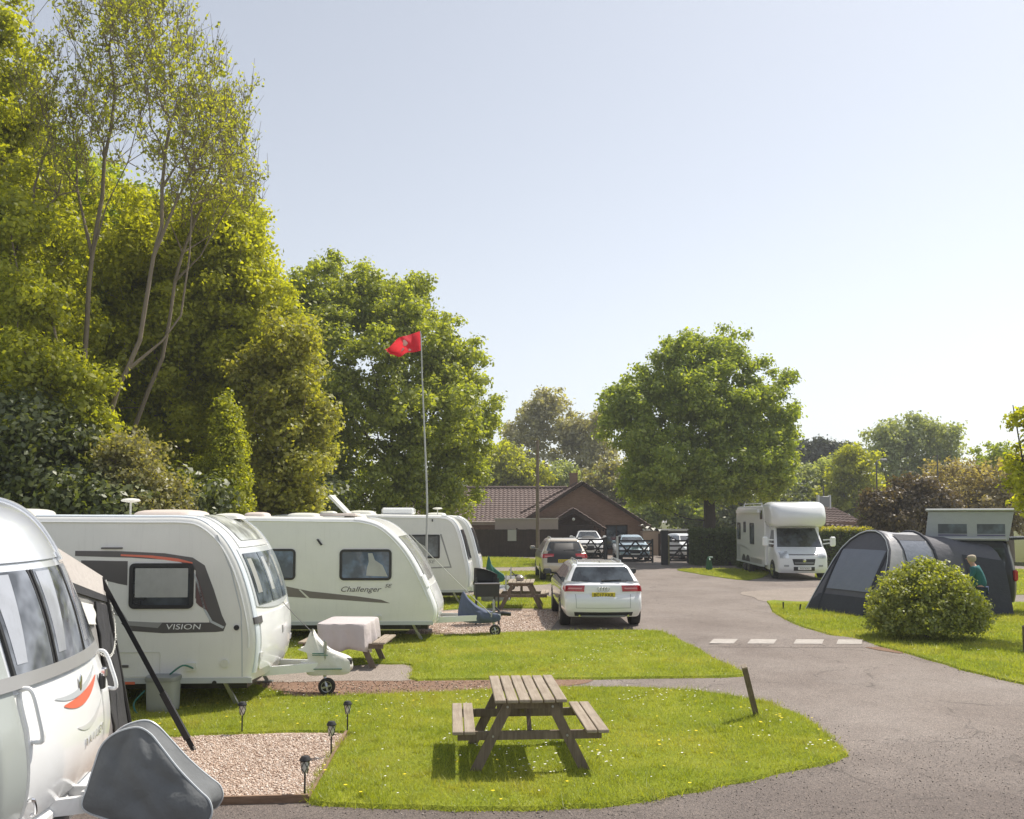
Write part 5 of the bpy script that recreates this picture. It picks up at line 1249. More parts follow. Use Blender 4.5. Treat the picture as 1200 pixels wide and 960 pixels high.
def arc_z(yn):
    yn = min(1, abs(yn))
    for (y0, z0), (y1, z1) in zip(ARC, ARC[1:]):
        if y1 <= yn <= y0: return z0+(z1-z0)*(y0-yn)/(y0-y1)
    return 0
A0 = arch(.0, 1.28, 2.14, lean=1.15); A1 = arch(1.2, 1.17, 2.17, lean=.12); A2 = arch(2.45, 1.18, 2.12); A3 = [p+Vector((0,-.35,0)) for p in arch(3.1, 1.05, 2.0)]; A4 = [p+Vector((0,-.95,0)) for p in arch(4.0, .85, 1.80)]
def fabric_rows(As, sag=.03, n=5):
    rows = []
    for a, b in zip(As, As[1:]):
        for k in range(n):
            f = k/n; rows.append([p.lerp(q, f) + Vector((0, -(p.y/1.3)*sag*math.sin(PI*f), -sag*math.sin(PI*f)*(.3+p.z/2.2))) for p, q in zip(a, b)])
    rows.append(As[-1]); return rows
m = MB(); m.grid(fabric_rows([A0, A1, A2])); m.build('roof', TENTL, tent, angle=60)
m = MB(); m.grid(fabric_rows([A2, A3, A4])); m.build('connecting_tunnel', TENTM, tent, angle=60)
# front wall: fan between arch and the ground line
nb_ = len(A0); m = MB()
rows = []
for k in range(nb_):
    p = A0[k]; g = Vector((0.0, p.y, 0.02)); rows.append([g.lerp(p, f) + Vector((-.05*math.sin(PI*f),0,0)) for f in np.linspace(0, 1, 9)])
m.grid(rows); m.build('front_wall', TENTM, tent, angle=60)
def on_front(y, f, off=.02):
    zz = arc_z(y/1.28); z = 2.14*zz; u = 1.15*zz
    g = Vector((0, y, .02)); p = Vector((u, y, z)); q = g.lerp(p, f) + Vector((-.05*math.sin(PI*f)-off, 0, off*.5)); return q
def front_patch(name, mat, ys, f0, f1, off, n=10, par=None):
    m = MB(); rows = []
    for k in range(n+1):
        y = ys[0]+(ys[1]-ys[0])*k/n; rows.append([on_front(y*(1), f0(y)+(f1(y)-f0(y))*j/6, off) for j in range(7)])
    m.grid(rows); return m.build(name, mat, par or tent, angle=60)
hz = lambda y: max(.05, 2.14*arc_z(y/1.28))
front_patch('window', TWIN, (-.78, .78), lambda y: .60/hz(y), lambda y: min(.95, 1.66/hz(y)), .022)
front_patch('mud_wall', TENTD, (-1.2, 1.2), lambda y: .0, lambda y: min(.95, .46/hz(y)), .014)
for y in (-.84, .84):
    MB().tube([on_front(y, f, .02) for f in np.linspace(.05, .97, 10)], .028, 6).build('window_trim', TENTD, tent)
for A_ in (A0, A2):
    MB().tube([p+Vector((0,0,.01)) for p in A_], .045, 8).build('air_beam', TENTD, tent)
MB().tube([p+Vector((-.03,0,.02)) for p in A0], .018, 6).build('piping', SILVER, tent)
# side window towards the camera
m = MB(); i0, i1 = 3, 6
rows = [[(A1[i].lerp(A2[i], f)) + Vector((0, -.03, .0)) for i in (2,3,4,5)] for f in np.linspace(.12, .88, 8)]
m.grid(rows); m.build('side_window', TWIN, tent, angle=60)
rows = [[(A1[i].lerp(A2[i], f)) + Vector((0, -.035, .0)) for i in (5,6)] for f in np.linspace(.1, .9, 8)]
MB().grid(rows).build('window_hood', TENTD, tent, angle=60)
m = MB(); rows = []
for f in np.linspace(0, 1, 6): rows.append([A3[i].lerp(A4[i], f)+Vector((0,-.03,-.01)) for i in (0,1,2,3,4)])
m.grid(rows); m.build('tunnel_door', TENTD, tent, angle=60)
for (u, y) in ((-.6,-1.5),(-.6,1.5),(-.45,0)):
    pass
# ------------------------------------------------------------------ picnic tables
WTOP = wood('weathered_wood_top', (.24,.19,.145), (.40,.345,.275), 1, 1); WLEG = wood('weathered_wood_leg', (.13,.10,.075), (.26,.21,.16), 1, 2); WSEAT = WTOP
def picnic_table(label, loc, rotz, Lx=1.36, group='wooden picnic tables'):
    """length along local +Y, width along X"""
    t = thing('picnic_table', label, 'picnic table', loc, rotz, group)
    rnd = random.Random(3)
    for k in range(6):
        x = (k-2.5)*.121
        MB().box((x, 0, .735+rnd.uniform(-.002,.002)), (.106, Lx+rnd.uniform(-.008,.008), .034), bev=.006).build('top_plank', WTOP, t)
    for sd in (-1, 1):
        for k in (0, 1):
            MB().box((sd*(.60+k*.118), rnd.uniform(-.004,.004), .435), (.106, Lx, .034), bev=.006).build('seat_plank', WSEAT, t)
    for y in (-Lx/2+.16, Lx/2-.16):
        yo = math.copysign(.024, y)
        for sd in (-1, 1):
            MB().beam((sd*.20, y+yo, .716), (sd*.56, y+yo, .0), .10, .036, (0,1,0)).build('leg', WLEG, t)
        MB().beam((-.72, y, .375), (.72, y, .375), .034, .085).build('seat_bearer', WLEG, t)
        MB().beam((-.33, y, .675), (.33, y, .675), .034, .075).build('top_bearer', WLEG, t)
        MB().beam((0, y-math.copysign(.03, y), .40), (0, y*.35, .70), .06, .04, (1,0,0)).build('brace', WLEG, t)
        mb = MB()
        for sd in (-1, 1):
            for z, xx in ((.375, sd*.37), (.66, sd*.225)): mb.lathe([(.012,0),(.012,.012)], (xx, y+yo*2.1 if y > 0 else y+yo*2.1, z), 'y', 8)
        mb.build('bolt', ALU, t)
    return t
pn, pf = P(622.5, 817, 8.92), P(610, 789.5, 10.27)
pc = (pn+pf)/2; prot = math.atan2((pf-pn).y, (pf-pn).x)-PI/2
pt1 = picnic_table('weathered wooden picnic table in the middle of the front lawn, nothing on it', (pc.x, pc.y, 0), prot)
pt2 = copy_tree(pt1); p = G(612, 712); pt2.location = ((611-600)/F*25.3, 25.2, 0); pt2.rotation_euler.z = R(-3)
pt2['label'] = 'wooden picnic table with a small round pot on it, left of the white estate car'
pt3 = copy_tree(pt1); pt3.location = (-2.82, 15.6, 0); pt3.scale = (.95, .76, 1); pt3.rotation_euler.z = R(-3)
pt3['label'] = 'wooden picnic table with its top wrapped in a pale cloth, only one bench showing'
# cloth over the third table: front drop, ends
CL = cloth('table_cloth_pale', (.52,.47,.47), .85, .1)
m = MB(); hx, hy = .41, .54; n = 28; rows = []
ring0 = []
def rr_(s_, z, k):   # rounded rectangle ring
    a = 2*PI*k/60; c, s2 = math.cos(a), math.sin(a); q = max(abs(c)/1.0, abs(s2)/1.0); x, y = c/q, s2/q
    return x, y
for z, ex, wv in ((.762, -.02, 0), (.758, .0, 0), (.735, .012, .002), (.64, .02, .012), (.52, .03, .022), (.40, .035, .03), (.30, .03, .035)):
    row = []
    for k in range(60):
        x, y = rr_(1, z, k); w_ = wv*math.sin(k*1.15)+wv*.6*math.sin(k*.61+1); row.append(((hx+ex+w_)*x, (hy+ex+w_)*y, z + (.04*math.sin(k*.42) if z < .35 else 0)))
    rows.append(row)
m.grid(rows, True); m.add(rows[0], [tuple(range(60))])
o = m.build('table_cloth', CL, None, angle=50); o.location = pt3.location; o.rotation_euler = pt3.rotation_euler
sol = o.modifiers.new('Solidify', 'SOLIDIFY'); sol.thickness = .004
tag(o, 'pale pinkish cloth tied over the top of a picnic table beside the white hitch cover', 'table cloth')
# pot on table 2
o = MB().lathe([(.0,0),(.09,0),(.12,.05),(.12,.10),(.07,.15),(.05,.16),(.0,.17)], (0,0,0), 'z', 20).tube([(.09,0,.12),(.17,0,.13),(.19,0,.16)], .012, 6).build('pot', paint('pot_grey', (.30,.27,.25), .3, .2, .3), None)
o.location = ((610-600)/F*25.1-.02, 25.1, .753); tag(o, 'small round grey pot standing on the far picnic table', 'pot')

# ------------------------------------------------------------------ leaning post
POSTW = wood('post_wood', (.10,.08,.06), (.24,.19,.14), 1, 2)
b = G(887, 842); tp = P(872, 781, b.y-.22)
t = thing('wooden_post', 'short square wooden post leaning left at the tip of the front lawn', 'post', b)
d = tp-b; MB().beam(-d.normalized()*.1, d, .085, .06, (1,0,0)).build('timber', POSTW, t)
MB().beam(d*.985, d*1.0+d.normalized()*.006, .09, .064, (1,0,0)).build('worn_top', WTOP, t)
# small marker posts
o = MB().box((0,0,.25),(.07,.07,.5)).box((0,0,.51),(.09,.09,.03),taper=.4).build('marker_post', POSTW, None); q = G(1199, 766); o.location = (q.x+.05, q.y, 0)
tag(o, 'dark stub post at the right edge of the lawn', 'post')
gm = paint('gnome_green', (.03,.12,.06), .6, 0, .3)
q = G(831, 669); t = thing('water_standpipe', 'small green standpipe on the grass strip below the dark hedge', 'standpipe', (q.x, q.y, 0))
MB().lathe([(.16,0),(.15,.25),(.12,.4),(.13,.44),(.08,.62),(.03,.66)], (0,0,0), 'z', 14).build('housing', gm, t)
MB().tube([(0,0,.5),(.0,-.12,.56),(.0,-.2,.5)], .03, 8).box((.1,0,.62),(.16,.1,.08),bev=.02).build('tap', paint('tap_pale', (.35,.45,.42), .4), t)

# ------------------------------------------------------------------ solar lights
def solar(loc, label):
    t = thing('solar_light', label, 'garden light', loc, 0, 'solar lights round the near gravel pitch')
    MB().tube([(0,0,-.02),(0,0,.22)], .009, 8).build('stake', BLACKP, t)
    MB().lathe([(.052,.345),(.050,.352),(.034,.378),(.008,.384)], (0,0,0), 'z', 16).lathe([(.03,.333),(.05,.337),(.052,.346)], (0,0,0), 'z', 16).build('cap', BLACKP, t)
    ln = MB().lathe([(.012,.225),(.026,.245),(.036,.29),(.032,.333)], (0,0,0), 'z', 14).build('lantern', glass_dark('frosted_lantern', (.5,.5,.46), .3, .1), t)
    m = MB()
    for k in range(4):
        a = 2*PI*k/4
        for sg in (-1, 1):
            m.tube([((.018+.021*math.sin(PI*f*.5+.2))*math.cos(a+sg*f*1.57), (.018+.021*math.sin(PI*f*.5+.2))*math.sin(a+sg*f*1.57), .225+.11*f) for f in np.linspace(0,1,7)], .0032, 5)
    m.build('lattice', BLACKP, ln); return t
s1 = solar(G(357, 936), 'solar stake light nearest the road, at the front corner of the gravel pitch')
for (px, py), lb in (((388, 888), 'solar stake light half way along the right side of the gravel pitch'), ((407, 860), 'solar stake light at the far right corner of the gravel pitch'), ((283.5, 861), 'solar stake light standing alone on the far edge of the gravel pitch')):
    c = copy_tree(s1); c.location = G(px, py); c['label'] = lb; c.rotation_euler.z = random.random()

# ------------------------------------------------------------------ awning of the near caravan, strap, lights
ac = [Vector((-4.02, 7.75, 2.33)), Vector((-4.72, 10.35, 1.86)), Vector((-4.40, 10.5, .0)), Vector((-3.75, 7.85, .0))]
aw = thing('porch_awning', 'cream and grey porch awning with a black mesh panel, behind the nearest caravan', 'awning', (ac[3].x, ac[3].y, 0))
O = Vector((ac[3].x, ac[3].y, 0)); back = Vector((-2.6, -.62, 0))
AWC = cloth('awning_cream', (.55,.51,.49), .75, .08); AWG = cloth('awning_grey', (.17,.16,.16), .8, .15); AWD = cloth('awning_mesh_dark', (.05,.05,.055), .7, .3)
def quad(a, b, c, d, n=8, wr=.0, nrm=Vector((1,0,0))):
    return [[(a.lerp(b, i/n)).lerp(d.lerp(c, i/n), j/n) - O + nrm*(wr*math.sin(i*1.7+j*.6)*math.sin(j*.9+i*.3)) for j in range(n+1)] for i in range(n+1)]
MB().grid(quad(ac[0], ac[1], ac[1]+back, ac[0]+back, 8, .01, Vector((0,0,1)))).build('roof', AWC, aw, angle=60)
MB().grid(quad(ac[0], ac[1], ac[2], ac[3], 10, .012)).build('front_wall', AWG, aw, angle=60)
MB().grid(quad(ac[1], ac[1]+back, ac[2]+back, ac[2], 8, .01, Vector((0,1,0)))).build('side_wall', AWG, aw, angle=60)
def onw(u, v, off=.02): return ac[0].lerp(ac[1], u).lerp(ac[3].lerp(ac[2], u), v) + Vector((off, -off*.2, 0))
def wpatch(name, mat, u0, u1, v0, v1, off=.02, wr=0, par=None, vs=None):
    m = MB(); rows = [[onw(u0+(u1-u0)*i/8, v0+(v1-v0)*j/8 + (vs(i/8) if vs else 0), off+wr*math.sin(i*2.1+j)*.5) - O for j in range(9)] for i in range(9)]
    m.grid(rows); return m.build(name, mat, par or aw, angle=60)
wpatch('valance', AWC, .0, 1.0, .0, .12, .022)
wpatch('top_border', AWD, .2, 1.0, .12, .16, .025)
wn = wpatch('clear_window', paint('clear_vinyl', (.50,.49,.48), .12, .7, .4, 0, 7), .10, .64, .18, .62, .022, .01)
wpatch('rolled_blind', cloth('blind_white', (.7,.7,.68)), .38, .62, .20, .30, .05, .02, wn)
wpatch('mesh_panel', AWD, .66, .98, .18, 1.0, .028, .03)
wpatch('lower_panel', AWG, .05, .66, .64, 1.0, .024, .02)
MB().tube([onw(1.0, v, .03)-O for v in np.linspace(.1, 1, 12)], .022, 6).tube([onw(.66, v, .04)-O+Vector((.01*math.sin(v*40), 0, 0)) for v in np.linspace(.18, 1, 20)], .012, 6).build('pole', BLACKP, aw)
stg = G(228, 881); sp = ac[1]+Vector((.02,-.05,-.02))
t = thing('storm_strap', 'broad black strap pulled from the awning corner down to the gravel pitch', 'strap', stg)
MB().beam(Vector((0,0,.0)), sp-stg, .055, .008, (0,1,0)).build('webbing', cloth('strap_black', (.02,.02,.022), .6), t)
MB().beam((sp-stg)*.07, (sp-stg)*.33, .065, .04, (0,1,0)).build('spring_cover', BLACKP, t)
MB().tube([(.02,.02,-.05),(-.01,0,.06)], .012, 6).build('peg', ALU, t)
# fairy lights
def beads(name, label, pts, r, mat, sub=9):
    q = smooth_poly(pts, sub, False); t = thing(name, label, 'string lights', q[0]); o = q[0]
    MB().tube([p-o for p in q], .0035, 4).build('cable', CREAM, t)
    b0 = MB().lathe([(.0,-r*1.2),(r,-r*.5),(r,r*.5),(.0,r*1.2)], (0,0,0), 'z', 6).build('bulb', mat, t)
    for i, p in enumerate(q):
        b = b0 if i == 0 else b0.copy()
        if i: COL.objects.link(b)
        b.location = (p-o)+Vector((random.gauss(0,.006),0,-.02))
beads('fairy_lights', 'loop of small clear fairy lights hanging from the awning corner', [onw(.99,.02,.06), onw(.99,.12,.07), onw(.97,.30,.08), onw(.85,.42,.09), onw(.70,.46,.1), onw(.5,.42,.1), onw(.35,.33,.1)], .009, glass_dark('bulb_clear', (.6,.6,.58), .1, .2))

# ------------------------------------------------------------------ guy lines
def guy(label, a, b, r=.006, mat=None, name='guy_line'):
    b = Vector(b); a = Vector(a); t = thing(name, label, 'guy line', b)
    MB().tube([(a-b)*f + Vector((0,0,-.02*math.sin(PI*f))) for f in np.linspace(0,1,8)], r, 5).build('rope', mat or cloth('rope_pale', (.5,.5,.48)), t)
    MB().tube([(0,0,-.05),(.01,0,.05)], r*1.6, 5).build('peg', ALU, t)
guy('pale tape line running down from the curved front of the middle caravan to its hitch', (-2.05, 18.1, 2.18), ((576-600)/F*18.4, 18.4, .55), .009)
guy('thin dark line slanting down to the point of the white hitch cover', P(318, 690, 13.6), P(366, 741, 13.0), .006, DKGREY)

# ------------------------------------------------------------------ barbecue
bq = G(572, 734)
t = thing('barbecue', 'black barbecue on tall legs with its curved lid tipped open, beside the blue hitch cover', 'barbecue', (bq.x-.05, 21.3, 0), R(8))
BQ = paint('bbq_black', (.02,.021,.023), .4, .2, .2)
for x, y in ((-.27,-.2),(.27,-.2),(-.22,.2),(.22,.2)): MB().beam((x,y,0),(x*.95,y*.9,1.10),.04,.04).build('leg', BQ, t)
MB().box((0,0,.82),(.55,.42,.30),taper=1.06,bev=0).build('firebox', BQ, t)
m = MB(); rows = []
for k in range(9):
    a = PI*.55*k/8; rows.append([(-.28+.0*k, .18-.02, 1.08+.0)] and [(x, .20+.10*math.cos(a)-.1, 0.97+.36*math.sin(a)*(1-.45*((x+.28)/.56)**2)) for x in np.linspace(-.28,.28,9)])
m.grid(rows); lid = m.build('lid', BQ, t, angle=60); sm = lid.modifiers.new('Solidify','SOLIDIFY'); sm.thickness = .012
MB().box((0,0,.35),(.5,.36,.02)).build('shelf', BQ, t)
MB().tube([(-.30,-.24,.98),(.30,-.24,.98)], .014, 8).build('front_rail', ALU, t)
# green cover / folded sunshade behind the picnic table
GRC = cloth('cover_green', (.03,.12,.09), .7, .2)
gx = G(580, 690)
hitch_cover('hitch_cover', 'pointed dark green fabric cover behind the far picnic table', ((572-600)/F*29.5-.0, 29.5, 0), R(0),
            [(-.10,.45),(-.06,.85),(.02,1.25),(.13,.95),(.30,.78),(.52,.62),(.52,.45),(.3,.40),(.0,.38)], .40, GRC, .02, False)
bg_ = thing('storage_bag', 'crumpled grey bag lying on the gravel left of the far picnic table', 'bag', ((588-600)/F*26.8-.2, 26.9, 0))
m = MB(); rows = []
for k in range(9):
    z = .42*math.sin(PI*.5*k/8); s_ = math.cos(PI*.5*k/8)**.5
    rows.append([((.42*s_+.04*math.sin(b*.09+k))*math.cos(R(b)), (.26*s_+.03*math.sin(b*.07-k))*math.sin(R(b)), z+.02*math.sin(b*.05)) for b in range(0,360,20)])
m.grid(rows, True); m.build('fabric', cloth('bag_grey', (.22,.22,.24), .8, .3), bg_, angle=60)

# ------------------------------------------------------------------ flag
fb = Vector(((500-600)/F*22.0, 22.0, 0)); ft = P(493, 404, 22.0)
t = thing('flag_pole', 'thin slightly bent telescopic pole rising between the caravans, carrying the red flag', 'flag pole', fb)
pts = smooth_poly([Vector((0,0,0)), Vector((-.0,0,1.6)), P(500.5,590,22)-fb, P(498,520,22)-fb, P(495,450,22)-fb, P(493.5,400,22)-fb, P(492.5,388,22)-fb], 5, False)
MB().tube(pts, list(np.linspace(.032,.011,len(pts))), 8).build('pole', paint('pole_grey', (.42,.43,.42), .4, .1), t)
FLR = NT('flag_red'); co = FLR.coord('Object'); n = FLR.noise(co, 6, 3)
FLR_c = FLR.mix(FLR.ramp(n, [(.4,(0,0,0)),(.7,(1,1,1))]), (.62,.015,.035), (.78,.05,.08))
p_ = FLR.principled(FLR_c, .7, spec=.2); tr_ = FLR.n('ShaderNodeBsdfTranslucent'); tr_.inputs[0].default_value = (.8,.06,.07,1)
mx = FLR.n('ShaderNodeMixShader', i_0=.4); FLR.l(p_.outputs[0], mx.inputs[1]); FLR.l(tr_.outputs[0], mx.inputs[2]); FLR.l(mx.outputs[0], FLR.out.inputs[0])
ftp = P(492.5, 388, 22); k = 22/F
top = [(0,0),(-10,2.5),(-20,7),(-30,13),(-42,21)]; bot = [(1,23),(-8,26),(-18,27),(-27,30),(-35,31)]
tu, bu = smooth_poly([Vector((x,y,0)) for x,y in top], 6, False), smooth_poly([Vector((x,y,0)) for x,y in bot], 6, False)
rows = []
for i, (a, b) in enumerate(zip(tu, bu)):
    f = i/(len(tu)-1); row = []
    for j in range(11):
        g = j/10; q = a.lerp(b, g); dep = .16*math.sin(f*9+g*2.2)*f**.5 + .07*math.sin(g*7+f*5)*f
        row.append((q.x*k + .02*math.sin(g*9+f*6)*f, dep, -q.y*k + .03*math.sin(f*12+g*3)*f))
    rows.append(row)
fo = MB().grid(rows).build('flag', FLR.m, None, angle=80); fo.location = ftp
tag(fo, 'fluttering red flag with pale worn markings at the top of the thin pole', 'flag')
FW = cloth('flag_print_pale', (.75,.40,.40), .7)
def flag_at(f, g, off):
    i = f*(len(rows)-1); i0 = int(i); r0 = rows[i0]; r1 = rows[min(i0+1, len(rows)-1)]; fr = i-i0; j = g*10; j0 = int(j); gr = j-j0
    A = Vector(r0[j0]).lerp(Vector(r0[min(j0+1,10)]), gr); B = Vector(r1[j0]).lerp(Vector(r1[min(j0+1,10)]), gr); q = A.lerp(B, fr); q.y += off; return q
m = MB()
for cx, cy, rx, ry in ((.46,.45,.07,.18),(.34,.86,.04,.06),(.56,.70,.05,.07)):
    for off in (-.012, .012):
        m.add([flag_at(cx, cy, off)]+[flag_at(min(1,cx+rx*math.cos(R(a))*(1+.3*math.sin(a*.05))), min(1,cy+ry*math.sin(R(a))), off) for a in range(0,360,30)], [(0, 1+i, 1+(i+1) % 12) for i in range(12)])
m.build('flag_print', FW, fo)

# ------------------------------------------------------------------ person behind the bush
def skin(name, nodes, edges, mat, parent, sub=2):
    me = bpy.data.meshes.new(name); me.from_pydata([n[:3] for n in nodes], edges, []); o = bpy.data.objects.new(name, me); COL.objects.link(o)
    o.parent = parent; o.modifiers.new('Skin', 'SKIN'); 
    for v, n in zip(me.skin_vertices[0].data if me.skin_vertices else [], nodes): v.radius = (n[3], n[4] if len(n) > 4 else n[3])
    if not me.skin_vertices:
        bm = bmesh.new(); bm.from_mesh(me); lay = bm.verts.layers.skin.verify(); bm.verts.ensure_lookup_table()
        for v, n in zip(bm.verts, nodes): v[lay].radius = (n[3], n[4] if len(n) > 4 else n[3])
        bm.verts[0][lay].use_root = True; bm.to_mesh(me); bm.free()
    s_ = o.modifiers.new('Subd', 'SUBSURF'); s_.levels = s_.render_levels = sub; me.materials.append(mat)
    for m_ in o.modifiers:
        if m_.type == 'SKIN': m_.use_smooth_shade = True
    return o
SKINM = paint('skin', (.50,.30,.22), .55, 0, .1); HAIR = cloth('hair_grey_blond', (.42,.36,.28), .8, .25, 120); TEAL = cloth('jumper_teal', (.03,.13,.14), .85, .15); JEAN = cloth('jeans_blue', (.04,.06,.13), .85, .15)
pl_ = P(1149, 668, 20.9)
per = thing('person', 'person with short greyish hair and a teal top, standing behind the round shrub', 'person', (pl_.x, 20.9, 0), R(150))
# local: facing +X, pelvis first
N_ = [(0,0,.92,.13,.11),(.03,0,1.08,.11,.09),(.10,0,1.28,.13,.10),(.14,0,1.38,.07,.07),(.165,0,1.44,.052,.052),(.20,0,1.51,.075,.07),(.215,0,1.58,.082,.075),(.21,0,1.64,.055,.055)]
E_ = [(0,1),(1,2),(2,3),(3,4),(4,5),(5,6),(6,7)]
for sd in (-1, 1):
    b0 = len(N_); N_ += [(0,sd*.09,.86,.095),(.03,sd*.10,.48,.062),(-.02,sd*.10,.10,.042),(.0,sd*.10,.045,.04),(.14,sd*.11,.03,.03)]
    E_ += [(0,b0),(b0,b0+1),(b0+1,b0+2),(b0+2,b0+3),(b0+3,b0+4)]
    b1 = len(N_); N_ += [(.12,sd*.19,1.33,.055),(.20,sd*.23,1.10,.044),(.42,sd*.18,1.16,.033),(.50,sd*.16,1.18,.030)]
    E_ += [(2,b1),(b1,b1+1),(b1+1,b1+2),(b1+2,b1+3)]
    for k, (dy, ln) in enumerate(((-.026,.07),(-.009,.08),(.009,.075),(.026,.06))):
        c = len(N_); N_ += [(.54,sd*.16+dy,1.185,.010),(.54+ln*.5,sd*.16+dy*1.15,1.18,.009),(.54+ln*.9,sd*.16+dy*1.1,1.155,.008)]
        E_ += [(b1+3,c),(c,c+1),(c+1,c+2)]
    c = len(N_); N_ += [(.50,sd*.16-sd*.035,1.17,.010),(.54,sd*.16-sd*.055,1.155,.009)]; E_ += [(b1+3,c),(c,c+1)]
skin('body', N_, E_, SKINM, per)
skin('jumper', [(-.01,0,.86,.18,.165),(.03,0,1.08,.165,.15),(.09,0,1.27,.205,.165),(.13,0,1.38,.13,.12),(.12,-.19,1.33,.072),(.20,-.235,1.10,.058),(.40,-.18,1.155,.045),(.12,.19,1.33,.072),(.20,.235,1.10,.058),(.40,.18,1.155,.045)],
     [(0,1),(1,2),(2,3),(2,4),(4,5),(5,6),(2,7),(7,8),(8,9)], TEAL, per)
skin('jeans', [(0,0,.92,.15,.13),(0,-.09,.84,.115),(.03,-.10,.48,.08),(-.02,-.10,.10,.062),(0,.09,.84,.115),(.03,.10,.48,.08),(-.02,.10,.10,.062)], [(0,1),(1,2),(2,3),(0,4),(4,5),(5,6)], JEAN, per)
skin('hair', [(.165,0,1.47,.085,.085),(.175,0,1.57,.120,.112),(.185,0,1.66,.10,.10)], [(0,1),(1,2)], HAIR, per)
m = MB().lathe([(.0,-.012),(.014,0),(.0,.02)], (.288,0,1.555), 'x', 8); m.build('nose', SKINM, per)
MB().box((.283,-.028,1.585),(.01,.02,.01)).box((.283,.028,1.585),(.01,.02,.01)).build('eyes', BLACKP, per)

# ------------------------------------------------------------------ buildings
def brick_mat():
    t = NT('brown_brick'); co = t.coord('Object'); b = t.n('ShaderNodeTexBrick', i_Scale=1.0); mp = t.n('ShaderNodeMapping')
    mp.inputs['Rotation'].default_value = (R(90),0,0); t.l(co, mp.inputs[0]); t.l(mp.outputs[0], b.inputs[0])
    b.inputs['Color1'].default_value = (.25,.145,.105,1); b.inputs['Color2'].default_value = (.34,.21,.16,1); b.inputs['Mortar'].default_value = (.33,.27,.22,1)
    b.inputs['Brick Width'].default_value = .22; b.inputs['Row Height'].default_value = .075; b.inputs['Mortar Size'].default_value = .008
    n = t.noise(co, .9, 5); c = t.mix(t.ramp(n, [(.35,(0,0,0)),(.75,(.7,.7,.7))]), b.outputs[0], (.20,.125,.095))
    t.principled(c, .9, spec=.2); return t.m
def tile_mat():
    t = NT('brown_roof_tiles'); co = t.coord('UV') if False else t.coord('Object')
    w1 = t.n('ShaderNodeTexWave', wave_type='BANDS', bands_direction='X', wave_profile='SIN', i_Scale=.95); t.l(co, w1.inputs[0])
    n = t.noise(co, 1.2, 5); n2 = t.noise(co, 7, 2)
    c = t.mix(n, (.105,.073,.064), (.165,.115,.102)); c = t.mix(t.ramp(n2,[(.4,(0,0,0)),(.8,(.5,.5,.5))]), c, (.20,.155,.14))
    t.principled(c, .75, spec=.35); return t.m
BRICK = brick_mat(); TILE = tile_mat(); DWOOD = wood('dark_stained_wood', (.035,.024,.02), (.075,.052,.042), .6, 2); FASC = paint('fascia_brown', (.5,.41,.35), .7, 0, .3)
def tiled_slope(name, a, b, c, d, parent, course=.33, wv=.30):
    """a,b eaves (left,right); d,c ridge (left,right). real overlapping courses with pan-tile waves"""
    a, b, c, d = map(Vector, (a, b, c, d)); up = (d-a); n = max(3, int(up.length/course)); W = (b-a).length; nx = max(8, int(W/wv)*4)
    nrm = (b-a).cross(d-a).normalized(); nrm = nrm if nrm.z > 0 else -nrm; m = MB()
    for i in range(n):
        rows = []
        for f, h in ((i/n, .045), ((i+1.12)/n, .0)):
            l, r = a.lerp(d, min(1, f)), b.lerp(c, min(1, f))
            rows.append([l.lerp(r, j/nx) + nrm*(h+.03*math.sin(2*PI*j/4)) for j in range(nx+1)])
        rows.insert(0, [p-nrm*.045 for p in rows[0]]); m.grid(rows)
    return m.build(name, TILE, parent, angle=50)
bx = lambda px, D: (px-600)/F*D
BD = 60.0; gx0, gx1, ga = bx(618, BD), bx(756, BD), bx(682, BD)
bld = thing('brick_building', 'low brown brick building with a gable, a long tiled roof and a short chimney', 'building', (ga, BD, 0))
o = Vector((ga, BD, 0)); ez, rz_ = 2.25, 4.85
w0, w1 = gx0+.3-ga, gx1-.2-ga
# gable block
el = (ez)+.1
MB().add([(w0,0,0),(w1,0,0),(w1,0,ez-.15),(0,0,rz_-.25),(w0,0,ez+.3),(w0,14,0),(w1,14,0),(w1,14,ez-.15),(0,14,rz_-.25),(w0,14,ez+.3)],
         [(0,1,2,3,4),(5,6,7,8,9),(0,1,6,5),(1,2,7,6),(0,4,9,5)]).build('wall', BRICK, bld, smooth=False)
tiled_slope('roof', (w0-.5,-.35,ez+.12),(w0-.5,14,ez+.12),(0,14,rz_),(0,-.35,rz_), bld); tiled_slope('roof', (w1+.5,-.35,ez-.35),(w1+.5,14,ez-.35),(0,14,rz_),(0,-.35,rz_), bld)
m = MB(); m.beam((w0-.5,-.37,ez+.02),(0,-.37,rz_-.08),.05,.22,(0,0,1)); m.beam((0,-.37,rz_-.08),(w1+.5,-.37,ez-.45),.05,.22,(0,0,1)); m.build('bargeboard', DWOOD, bld)
MB().box((-.45, 1.6, rz_+.15),(.52,.5,.9)).box((-.45,1.6,rz_+.62),(.6,.58,.08)).build('chimney', BRICK, bld)
# porch gable
pxc = bx(670, BD)-ga
MB().add([(pxc-2.0,-1.6,1.55),(pxc-2.0,-1.6,1.75),(pxc,-1.6,3.05),(pxc+2.0,-1.6,1.75),(pxc+2.0,-1.6,1.55),(pxc,-1.6,2.72)],[(0,1,2,5),(5,2,3,4)]).build('porch_bargeboard', DWOOD, bld)
tiled_slope('porch_roof', (pxc-2.1,-1.62,1.72),(pxc-2.1,0,1.72),(pxc,0,3.08),(pxc,-1.62,3.08), bld); tiled_slope('porch_roof', (pxc+2.1,-1.62,1.72),(pxc+2.1,0,1.72),(pxc,0,3.08),(pxc,-1.62,3.08), bld)
MB().box((pxc,-.9,1.0),(2.6,1.5,2.0)).build('porch_interior', DWOOD, bld)
for x in (pxc-1.7, pxc+1.7): MB().box((x,-1.45,.85),(.14,.14,1.7)).build('porch_post', DWOOD, bld)
